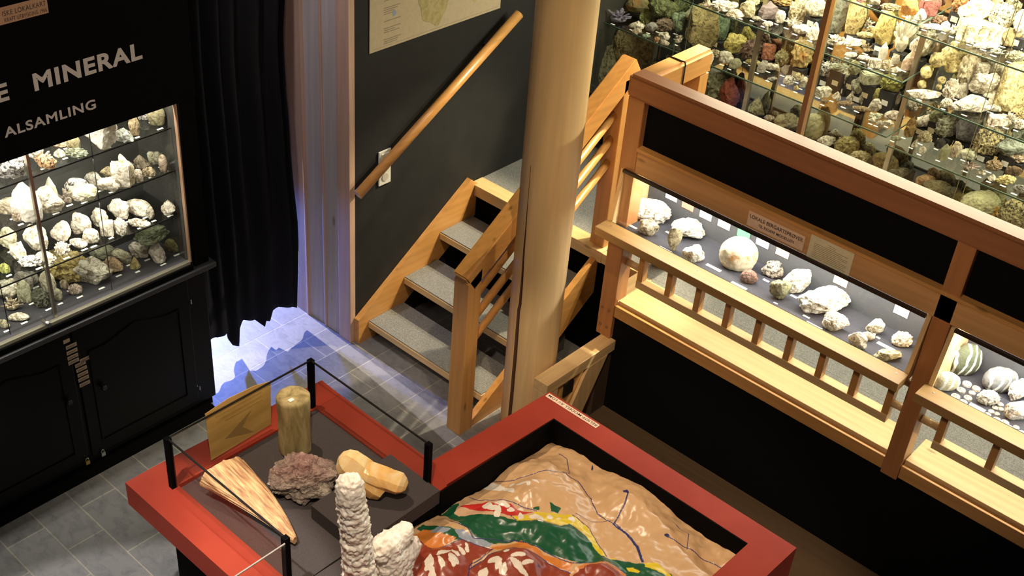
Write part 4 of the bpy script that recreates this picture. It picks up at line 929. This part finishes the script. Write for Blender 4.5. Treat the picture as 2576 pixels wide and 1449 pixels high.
# amber notice hanging on the far pane, seen from behind
nz = thing('notice_sheet', 'translucent amber notice with a dark arrow fixed to the far glass pane', 'notice', (1.98, 2.89, .83))
def amber():
    m, n, N, L, Bs = nt('amber_sheet'); Bs.inputs['Base Color'].default_value = (.62, .36, .10, 1); Bs.inputs['Roughness'].default_value = .5
    t = noise_n(N, L, 3, 2, .5, coord(N, L, (1, 1, 6))); L.new(ramp(N, L, t, [(.4, (.55, .32, .09)), (.6, (.68, .40, .13))]), Bs.inputs['Base Color'])
    Bs.inputs['Transmission Weight'].default_value = .0
    return m
MB().poly([Vector(p) for p in ((1.845, 2.8905, .815), (2.125, 2.8905, .825), (2.135, 2.8905, 1.035), (2.06, 2.8905, 1.055), (1.94, 2.8905, 1.062), (1.838, 2.8905, 1.048))], (0, .002, 0)).build('sheet', amber(), nz)
MB().poly([Vector((Y(a, b, 2.8895).x, 2.8895, Y(a, b, 2.8895).z)) for a, b in ((566, 1104), (633, 1030), (610, 1074), (638, 1086))], (0, .0008, 0)).build('arrow', flat('amber_dark', (.36, .21, .07), .6), nz)
mb = MB()
for k, z in enumerate((1.005, .985, .965)): mb.box((1.88+.02*k, 2.8895, z), (2.09, 2.8902, z+.008))
mb.build('faint_lettering', flat('amber_mid', (.52, .30, .09), .6), nz)

# green column stone
def lathe_noise(cx, cy, z0, prof, nseg, seed, amp, ribs=0, fold=0):
    bm = bmesh.new(); rings = []; off = Vector((seed*3.1, 7, 2))
    for (z, r, dx, dy) in prof:
        ring = []
        for i in range(nseg):
            a = 2*pi*i/nseg; d = Vector((cos(a), sin(a), z*6))
            rr = r*(1+amp*noise.noise(d*1.6+off)+amp*.4*noise.noise(d*6+off)+ribs*cos(a*9+seed))
            ring.append(bm.verts.new((cx+dx+rr*cos(a), cy+dy+rr*sin(a), z0+z)))
        rings.append(ring)
    for a, b in zip(rings, rings[1:]):
        for i in range(nseg): bm.faces.new((a[i], a[(i+1) % nseg], b[(i+1) % nseg], b[i])).smooth = True
    bm.faces.new(rings[0][::-1]); bm.faces.new(rings[-1])
    m = MB(); m.bm.free(); m.bm = bm; return m
gc = thing('stone_core', 'upright pale green cylindrical stone with a small tag on top', 'mineral', (2.15, 2.73, ZT-.006))
prof = [(k*.262/24, .061+.0012*sin(k*.35), 0, 0) for k in range(25)]
prof += [(.268, .056, 0, 0), (.272, .048, 0, 0), (.273, .03, 0, 0), (.270, .012, 0, 0)]
def corem():
    m, n, N, L, Bs = nt('green_core_stone'); t = noise_n(N, L, 9, 7, .65, coord(N, L, (2, 2, .5)), .8)
    L.new(ramp(N, L, t, [(.3, (.17, .11, .045)), (.45, (.32, .25, .10)), (.58, (.48, .37, .18)), (.75, (.60, .40, .20))]), Bs.inputs['Base Color']); Bs.inputs['Roughness'].default_value = .7; bump(N, L, Bs, t, .5, .004); return m
lathe_noise(2.125, 2.745, ZT-.006, prof, 64, 3, .035, .012).build('core', corem(), gc)
B('tag', (2.087, 2.715, ZT+.2685), (2.108, 2.731, ZT+.2700), M_WHITE, gc)

def blob(name, label, center, size, seed, mat, amp, sub=6, rot=0, style=0):
    bm = bmesh.new(); bmesh.ops.create_icosphere(bm, subdivisions=sub, radius=1); off = Vector((seed*9.7, seed*3.3, 1))
    for v in bm.verts:
        d = v.co.normalized(); f = noise.noise(d*1.3+off)*1.1+noise.noise(d*3+off)*.6+noise.noise(d*7+off)*.4+noise.noise(d*16+off)*.25+noise.noise(d*34+off)*.12
        if style == 1: f = noise.noise(d*1.3+off)*1.0+abs(noise.noise(d*4+off))*.9+abs(noise.noise(d*10+off))*.7+abs(noise.noise(d*24+off))*.45-.5
        if style == 2: f = noise.noise(d*1.4+off)*1.0+noise.noise(d*3.1+off)*.8+abs(noise.noise(d*6+off))*.35+noise.noise(d*13+off)*.2+noise.noise(d*28+off)*.12-.1
        v.co = d*(1+amp*f)
        if v.co.z < -.8: v.co.z = -.8
    zlo = min(v.co.z for v in bm.verts); R = Matrix.Rotation(rot, 3, 'Z')
    for v in bm.verts: v.co = R @ Vector((v.co.x*size[0], v.co.y*size[1], (v.co.z-zlo)*size[2]/1.8))+Vector(center)
    m = MB(); m.bm.free(); m.bm = bm; o = m.build(name, mat); tag(o, label, 'mineral'); return o
def purplem():
    m, n, N, L, Bs = nt('purple_rock'); t = noise_n(N, L, 22, 8, .7, coord(N, L), .6); g = N.new('ShaderNodeTexCoord'); sx = N.new('ShaderNodeSeparateXYZ'); L.new(g.outputs['Object'], sx.inputs[0])
    c1 = ramp(N, L, t, [(.3, (.10, .045, .04)), (.48, (.26, .13, .115)), (.62, (.42, .26, .22)), (.78, (.62, .50, .42))])
    c2 = ramp(N, L, t, [(.3, (.10, .08, .05)), (.5, (.24, .20, .17)), (.65, (.45, .38, .30)), (.8, (.66, .58, .47))])
    ad = N.new('ShaderNodeMath'); ad.operation = 'MULTIPLY_ADD'; ad.inputs[1].default_value = 14; ad.inputs[2].default_value = -1.05; L.new(sx.outputs[2], ad.inputs[0]); ad.use_clamp = True
    mx = N.new('ShaderNodeMix'); mx.data_type = 'RGBA'; L.new(ad.outputs[0], mx.inputs[0]); L.new(c2, mx.inputs[6]); L.new(c1, mx.inputs[7]); L.new(mx.outputs[2], Bs.inputs['Base Color'])
    Bs.inputs['Roughness'].default_value = .55; bump(N, L, Bs, t, .8, .008); return m
blob('purple_rock', 'rugged purple-brown rock in the middle of the glass guard', (2.005, 2.555, ZT-.006), (.118, .088, .140), 4, purplem(), .27, 6, -.75, 2)
# fan-shaped petrified wood
def fan():
    A = Vector((1.80, 2.765, 0)); Bp = Vector((1.79, 2.36, 0)); ax = (Bp-A); Ln = ax.length; d = ax.normalized(); s = Vector((-d.y, d.x, 0))
    bm = bmesh.new(); nu, nv = 90, 64; g = []
    for i in range(nu+1):
        t = i/nu; wd = .078*(1-t)**.8+.018*(1-t*.5)
        e = 1 if i else .9
        ring = []
        for j in range(nv):
            a = 2*pi*j/nv; c = cos(a); q = sin(a)
            rg = 1+.07*noise.noise(Vector((c*7, q*7, t*1.2)))+.05*noise.noise(Vector((c*18, q*18, t*1.5)))
            hh = (.030*(1-t)+.017)
            endj = .016*noise.noise(Vector((c*9, q*4, 3)))*(1-t)**4 + .012*noise.noise(Vector((c*24, q*9, 5)))*(1-t)**6
            z = hh*(1+q*rg*.98)+.004+.026*sin(t*2.6)+.035*(1-t)**2
            p = A+d*(t*Ln*e+endj)+s*(c*wd*rg*.95+.022*sin(t*2.2))
            ring.append(bm.verts.new((p.x, p.y, ZT-.006+max(0, z-.006))))
        g.append(ring)
    for a, b in zip(g, g[1:]):
        for j in range(nv): bm.faces.new((a[j], a[(j+1) % nv], b[(j+1) % nv], b[j]))
    bm.faces.new(g[0][::-1]); bm.faces.new(g[-1])
    m = MB(); m.bm.free(); m.bm = bm
    mm, n, N, L, Bs = nt('fan_wood'); t = noise_n(N, L, 1, 6, .6, coord(N, L, (90, 5, 60)), .3)
    L.new(ramp(N, L, t, [(.3, (.20, .09, .045)), (.45, (.42, .22, .10)), (.58, (.62, .38, .18)), (.75, (.75, .55, .32))]), Bs.inputs['Base Color']); Bs.inputs['Roughness'].default_value = .65; bump(N, L, Bs, t, .8, .006)
    o = m.build('fan_shaped_mineral', mm); tag(o, 'long fan-shaped striated brown stone tapering towards the near post', 'mineral')
fan()
# quartz pair
def crystal(bm, base, dr, ln, rad, n=6, tip=.5, seed=0, flat_=1):
    dr = Vector(dr).normalized(); u = dr.orthogonal().normalized(); v_ = dr.cross(u); R = random.Random(seed)
    k6 = [R.uniform(.85, 1.12) for _ in range(n)]; rs = []
    for t, r in ((0, .75), (.12, 1), (.5, 1.04), (.82, .98), (.93, .72), (1, .34)):
        rs.append([bm.verts.new(Vector(base)+dr*ln*t+(u*cos(2*pi*k/n)+v_*sin(2*pi*k/n)*flat_)*rad*r*k6[k]) for k in range(n)])
    for a, b in zip(rs, rs[1:]):
        for k in range(n): bm.faces.new((a[k], a[(k+1) % n], b[(k+1) % n], b[k]))
    bm.faces.new(rs[0][::-1]); bm.faces.new(rs[-1])
def quartzm():
    m, n, N, L, Bs = nt('amber_quartz'); t = noise_n(N, L, 9, 4, .6, coord(N, L), 1)
    L.new(ramp(N, L, t, [(.32, (.70, .30, .08)), (.46, (.78, .48, .18)), (.6, (.80, .60, .32)), (.75, (.84, .74, .52))]), Bs.inputs['Base Color'])
    Bs.inputs['Roughness'].default_value = .22; Bs.inputs['Subsurface Weight'].default_value = .55; Bs.inputs['Subsurface Radius'].default_value = (.04, .025, .01); Bs.inputs['Subsurface Scale'].default_value = 1; bump(N, L, Bs, t, .3, .004); return m
QM = quartzm()
qz = thing('quartz_crystals', 'pair of large amber quartz crystals crossing by the right glass post', 'mineral', (2.2, 2.36, ZT))
u_ = Vector((sin(AZ), -cos(AZ), 0)); zq = ZT+.06
c0 = Z(940, 1215, zq)
def crys(nm, base, dr, ln, rad, seed, n=7, fl=1):
    bm = bmesh.new(); crystal(bm, base, dr, ln, rad, n, seed=seed, flat_=fl)
    bmesh.ops.subdivide_edges(bm, edges=bm.edges[:], cuts=2, use_grid_fill=True)
    for v in bm.verts: v.co += Vector((noise.noise(v.co*30), noise.noise(v.co*30+Vector((5, 0, 0))), noise.noise(v.co*30+Vector((0, 5, 0)))))*.0035
    m = MB(); m.bm.free(); m.bm = bm; return m.build(nm, QM, qz)
b0 = Z(884, 1185, zq+.09); e0 = Z(968, 1252, zq+.01)
crys('lower_crystal', e0+Vector((0, 0, .035)), (b0-e0), (b0-e0).length+.05, .058, 3, 6, .6)
b1 = Z(918, 1186, zq+.11); e1 = Z(1026, 1224, zq+.07)
crys('upper_crystal', b1-(e1-b1)*.02, (e1-b1), (e1-b1).length*1.0, .040, 5, 9)
# white crystal cluster, near edge
wc = thing('white_crystal_cluster', 'tall white frosty crystal cluster at the bottom edge in front of the relief', 'mineral', (1.8, 1.95, ZT))
def frosty(nm, pts, seed, vox=.005):
    bm = bmesh.new(); R = random.Random(seed)
    for (p, r) in pts:
        r *= 1.1; n = int(190*(r/.04)**.8)
        q = bmesh.ops.create_icosphere(bm, subdivisions=2, radius=r*.86)['verts']
        for v in q: v.co += p
        for i in range(n):
            zz = R.uniform(-1, 1); a = R.random()*2*pi; s_ = sqrt(1-zz*zz); dr = Vector((s_*cos(a), s_*sin(a), zz)); sz = R.uniform(.008, .015)
            q = bmesh.ops.create_cube(bm, size=1)['verts']; M = Matrix.Rotation(R.random()*6, 3, 'X') @ Matrix.Rotation(R.random()*6, 3, 'Z')
            for v in q: v.co = p+dr*r*R.uniform(.90, 1.04)+(M @ v.co)*sz*Vector((1, 1, 1)).length*.58
    m = MB(); m.bm.free(); m.bm = bm
    mm, n_, N, L, Bs = nt('frosty_white_'+nm); t = noise_n(N, L, 22, 6, .65, coord(N, L), .5)
    L.new(ramp(N, L, t, [(.3, (.78, .68, .60)), (.5, (.88, .83, .77)), (.7, (.92, .89, .85))]), Bs.inputs['Base Color']); Bs.inputs['Roughness'].default_value = .35
    Bs.inputs['Subsurface Weight'].default_value = .35; Bs.inputs['Subsurface Radius'].default_value = (.02, .016, .012); Bs.inputs['Subsurface Scale'].default_value = 1; bump(N, L, Bs, t, .4, .004)
    o = m.build(nm, mm, wc); md = o.modifiers.new('fuse', 'REMESH'); md.mode = 'VOXEL'; md.voxel_size = .0032; md.use_smooth_shade = True
    return o
base_y = 2.03
def col_pts(path):
    out = []
    for a, b in zip(path, path[1:]):
        (p, r), (q, s) = a, b; n = 4
        for k in range(n): out.append((p.lerp(q, k/n), r+(s-r)*k/n))
    out.append(path[-1]); return out
def yp(px, py): return Y(px, py, base_y)
frosty('tall_spire', col_pts([(yp(915, 1560), .062), (yp(905, 1440), .048), (yp(893, 1330), .040), (yp(882, 1250), .037), (yp(880, 1222), .034)]), 2)
frosty('side_growth', col_pts([(yp(985, 1560), .075), (yp(985, 1430), .062), (yp(975, 1372), .040)])+col_pts([(yp(960, 1380), .036), (yp(1005, 1350), .030), (yp(1018, 1335), .022)])+col_pts([(yp(1000, 1400), .05), (yp(1035, 1372), .026)]), 7)

# ------------------------------------------------------------------ relief model
def relief():
    S = 1050/2576
    def P(x, y, z=.735): v = Z(1000+x*S, 960+y*S, z); return (v.x, v.y)
    TAN, GRN, YEL, ORG, DRD, RED, WHT, BLU, INK, PCH = (.60, .37, .19), (.010, .085, .035), (.70, .52, .02), (.62, .20, .035), (.27, .045, .022), (.50, .025, .02), (.78, .70, .60), (.27, .31, .38), (.03, .03, .12), (.60, .37, .22)
    polys = []
    def add(c, pts): polys.append((c, [P(*p) for p in pts]))
    add(GRN, [(330, 720), (380, 700), (400, 780), (560, 800), (720, 850), (860, 880), (1000, 910), (1060, 880), (1160, 930), (1285, 1060), (1180, 1100), (1080, 1100), (880, 1045), (720, 970), (540, 990), (460, 930), (350, 820), (270, 770)])
    add(GRN, [(160, 850), (300, 880), (440, 930), (480, 960), (300, 960), (120, 880)])
    add(YEL, [(700, 820), (880, 795), (1080, 815), (1190, 880), (1295, 1055), (1262, 1055), (1160, 920), (1060, 880), (1000, 905), (860, 872), (740, 865)])
    add(PCH, [(350, 760), (390, 700), (480, 670), (700, 720), (850, 790), (840, 815), (700, 828), (560, 800), (380, 790)])
    add(RED, [(385, 720), (560, 700), (620, 740), (700, 745), (760, 780), (840, 800), (700, 825), (600, 790), (520, 770)])
    add(GRN, [(940, 735), (1012, 770), (990, 800), (950, 790)]); add(GRN, [(835, 768), (875, 765), (875, 782), (840, 782)])
    add(ORG, [(90, 930), (160, 880), (210, 890), (260, 900), (290, 925), (365, 950), (260, 1000), (200, 1010)])
    add(ORG, [(560, 1005), (760, 980), (900, 1065), (1085, 1105), (1060, 1160), (880, 1110), (700, 1060)])
    add(BLU, [(350, 900), (400, 902), (440, 930), (590, 980), (570, 1000), (470, 985), (380, 945)])
    add(BLU, [(200, 900), (260, 870), (330, 900), (280, 920)])
    add(DRD, [(40, 1070), (130, 950), (230, 1010), (400, 955), (590, 1015), (470, 1080), (430, 1210), (430, 1700), (-200, 1700), (-200, 1100)])
    add(DRD, [(430, 1210), (450, 1130), (560, 1055), (700, 1035), (880, 1085), (1070, 1160), (1060, 1210), (1300, 1700), (430, 1700)])
    add(GRN, [(1085, 1110), (1250, 1058), (1500, 1110), (1690, 1180), (1760, 1260), (1700, 1400), (1440, 1300), (1300, 1130), (1150, 1110)])
    add(DRD, [(1060, 1190), (1180, 1120), (1350, 1135), (1450, 1200), (1600, 1500), (1300, 1700), (1060, 1400)])
    add(ORG, [(1085, 1150), (1180, 1105), (1300, 1105), (1420, 1170), (1400, 1180), (1290, 1125), (1180, 1120), (1080, 1170)])
    add(YEL, [(1415, 1125), (1460, 1130), (1500, 1165), (1490, 1175), (1430, 1150)]); add(YEL, [(1520, 1115), (1600, 1120), (1690, 1185), (1690, 1200), (1600, 1170), (1530, 1140)]); add(YEL, [(1315, 1062), (1350, 1068), (1345, 1078), (1320, 1074)])
    def ell(c, x, y, a, b, r=0):
        add(c, [(x+a*cos(t)*cos(r)-b*sin(t)*sin(r)*(1+.2*sin(3*t)), y+a*cos(t)*sin(r)+b*sin(t)*cos(r)*(1+.2*sin(3*t))) for t in [k*pi/9 for k in range(18)]])
    for q in ((600, 590, 70, 26, .25), (690, 640, 45, 16, .8), (710, 603, 16, 12), (770, 625, 38, 9, .1), (805, 640, 20, 12, 1.2), (850, 630, 26, 8, .6), (560, 740, 34, 26, .5), (620, 790, 22, 40, .2), (650, 740, 50, 14, .4), (700, 780, 26, 14), (760, 770, 20, 10), (600, 760, 30, 20), (760, 830, 18, 30), (850, 840, 40, 24, .3), (880, 870, 20, 26), (938, 845, 20, 24), (995, 850, 12, 10), (1075, 848, 24, 16, .4)): ell(WHT, *q)
    for q in ((285, 1045, 55, 16, -.5), (195, 1110, 28, 50, .1), (215, 1180, 26, 40), (270, 1120, 16, 36, -.5), (345, 1100, 30, 48, -.4), (360, 1040, 14, 34, -.7), (400, 1020, 14, 34, -.6), (430, 1005, 12, 30, -.2), (600, 1110, 46, 20, .4), (620, 1140, 22, 30), (670, 1070, 18, 14), (740, 1105, 50, 14, -.1), (530, 1165, 34, 30, .5), (650, 1175, 26, 30, .3), (740, 1160, 60, 20, .7), (800, 1140, 40, 10, -.2), (780, 1190, 30, 14, .5)): ell(WHT, *q)
    lines = [([(580, 545), (720, 570), (850, 565), (1020, 545), (1120, 600), (1200, 690), (1240, 780), (1340, 850)], 3), ([(1340, 850), (1420, 920), (1480, 1010), (1515, 1100)], 8), ([(1000, 405), (1050, 450), (1065, 550), (1020, 545)], 2.2), ([(1420, 705), (1400, 770), (1340, 850)], 4), ([(1660, 955), (1740, 990), (1900, 1060), (2040, 1125)], 3),
             ([(1700, 860), (1800, 930), (1790, 1020)], 2), ([(450, 655), (600, 700), (740, 740), (860, 790)], 3), ([(1100, 805), (1200, 825), (1330, 828)], 2), ([(330, 830), (420, 880), (470, 950), (720, 965), (880, 1040), (1080, 1110)], 3), ([(200, 1010), (400, 955), (590, 1015), (450, 1110), (430, 1210)], 3), ([(450, 1130), (560, 1055), (700, 1035), (880, 1085), (1070, 1160)], 3), ([(700, 822), (740, 860), (860, 872), (1000, 905)], 2), ([(1080, 815), (1190, 880), (1295, 1055)], 2.5), ([(1085, 1110), (1250, 1100), (1420, 1165)], 2.5)]
    ell(INK, 1407, 700, 18, 10, .5); ell(INK, 1662, 955, 18, 8, .3); ell(INK, 870, 1142, 12, 6); ell(INK, 1205, 505, 6, 14)
    LN = [([P(*p) for p in pts], w*S*.0016) for pts, w in lines]
    # domes in plan
    def inside(x, y, poly):
        c = False; n = len(poly); j = n-1
        for i in range(n):
            xi, yi = poly[i]; xj, yj = poly[j]
            if (yi > y) != (yj > y) and x < (xj-xi)*(y-yi)/(yj-yi)+xi: c = not c
            j = i
        return c
    bbs = [(min(p[0] for p in q), max(p[0] for p in q), min(p[1] for p in q), max(p[1] for p in q)) for _, q in polys]
    def lcol(x, y):
        for pts, w in LN:
            for (ax, ay), (bx, by) in zip(pts, pts[1:]):
                if min(ax, bx)-w < x < max(ax, bx)+w and min(ay, by)-w < y < max(ay, by)+w:
                    dx, dy = bx-ax, by-ay; t = max(0, min(1, ((x-ax)*dx+(y-ay)*dy)/(dx*dx+dy*dy))); 
                    if (ax+t*dx-x)**2+(ay+t*dy-y)**2 < w*w: return True
        return False
    dome = [(P(270, 1110), .10, .035), (P(720, 1150), .13, .04), (P(880, 640), .13, .02), (P(1000, 960), .13, .022), (P(1290, 1180), .08, .03), (P(1500, 650), .2, .02), (P(950, 420), .08, .0)]
    NXr, NYr = 520, 470
    Xa, Xb, Ya, Yb = 1.957, 2.978, 1.246, 2.166
    bm = bmesh.new(); lay = bm.verts.layers.float_color.new('paint')
    g = []
    for i in range(NXr+1):
        x = Xa+(Xb-Xa)*i/NXr; colv = []
        for j in range(NYr+1):
            ytop = 2.207-.04*(x-1.955)/1.024; y = Ya+(ytop-.002-Ya)*j/NYr
            q = Vector((x*5, y*5, 0))
            z = .722+.030*noise.noise(q*.7+Vector((3, 1, 0)))+.020*noise.noise(q*1.7)+.007*noise.noise(q*4.5)+.0022*noise.noise(q*9)
            z -= .045*max(0, (y-2.0)/.2)*max(0, (x-2.45)/.5)
            z -= .02*max(0, (y-2.05)/.15)
            z += .012*(x-2.5)
            for (cx_, cy_), r, h in dome:
                dd = ((x-cx_)**2+(y-cy_)**2)/(r*r)
                if dd < 1: z += h*(1-dd)**1.5
            c = TAN; 
            for k, (cc_, pl) in enumerate(polys):
                b = bbs[k]
                wx = x+.0035*noise.noise(Vector((x*60, y*60, 1))); wy = y+.0035*noise.noise(Vector((x*60, y*60, 9)))
                if b[0]-.005 < x < b[1]+.005 and b[2]-.005 < y < b[3]+.005 and inside(wx, wy, pl): c = cc_
            if lcol(x, y): c = INK; z -= .0015
            v = bm.verts.new((x, y, z)); v[lay] = (*c, 1); colv.append(v)
        g.append(colv)
    for a, b in zip(g, g[1:]):
        for j in range(NYr): bm.faces.new((a[j], b[j], b[j+1], a[j+1])).smooth = True
    m = MB(); m.bm.free(); m.bm = bm
    mm, n_, N, L, Bs = nt('painted_relief'); at = N.new('ShaderNodeAttribute'); at.attribute_name = 'paint'; L.new(at.outputs['Color'], Bs.inputs['Base Color'])
    Bs.inputs['Roughness'].default_value = .33; Bs.inputs['Coat Weight'].default_value = .25; Bs.inputs['Coat Roughness'].default_value = .25
    t = noise_n(N, L, 28, 3, .5, coord(N, L)); bump(N, L, Bs, t, .25, .004)
    o = m.build('relief_model', mm)
    sk = o.modifiers.new('thick', 'SOLIDIFY'); sk.thickness = .004; sk.offset = -1
    tag(o, 'painted mountain relief model in tan, green, yellow and red inside the red table', 'relief model')
relief()
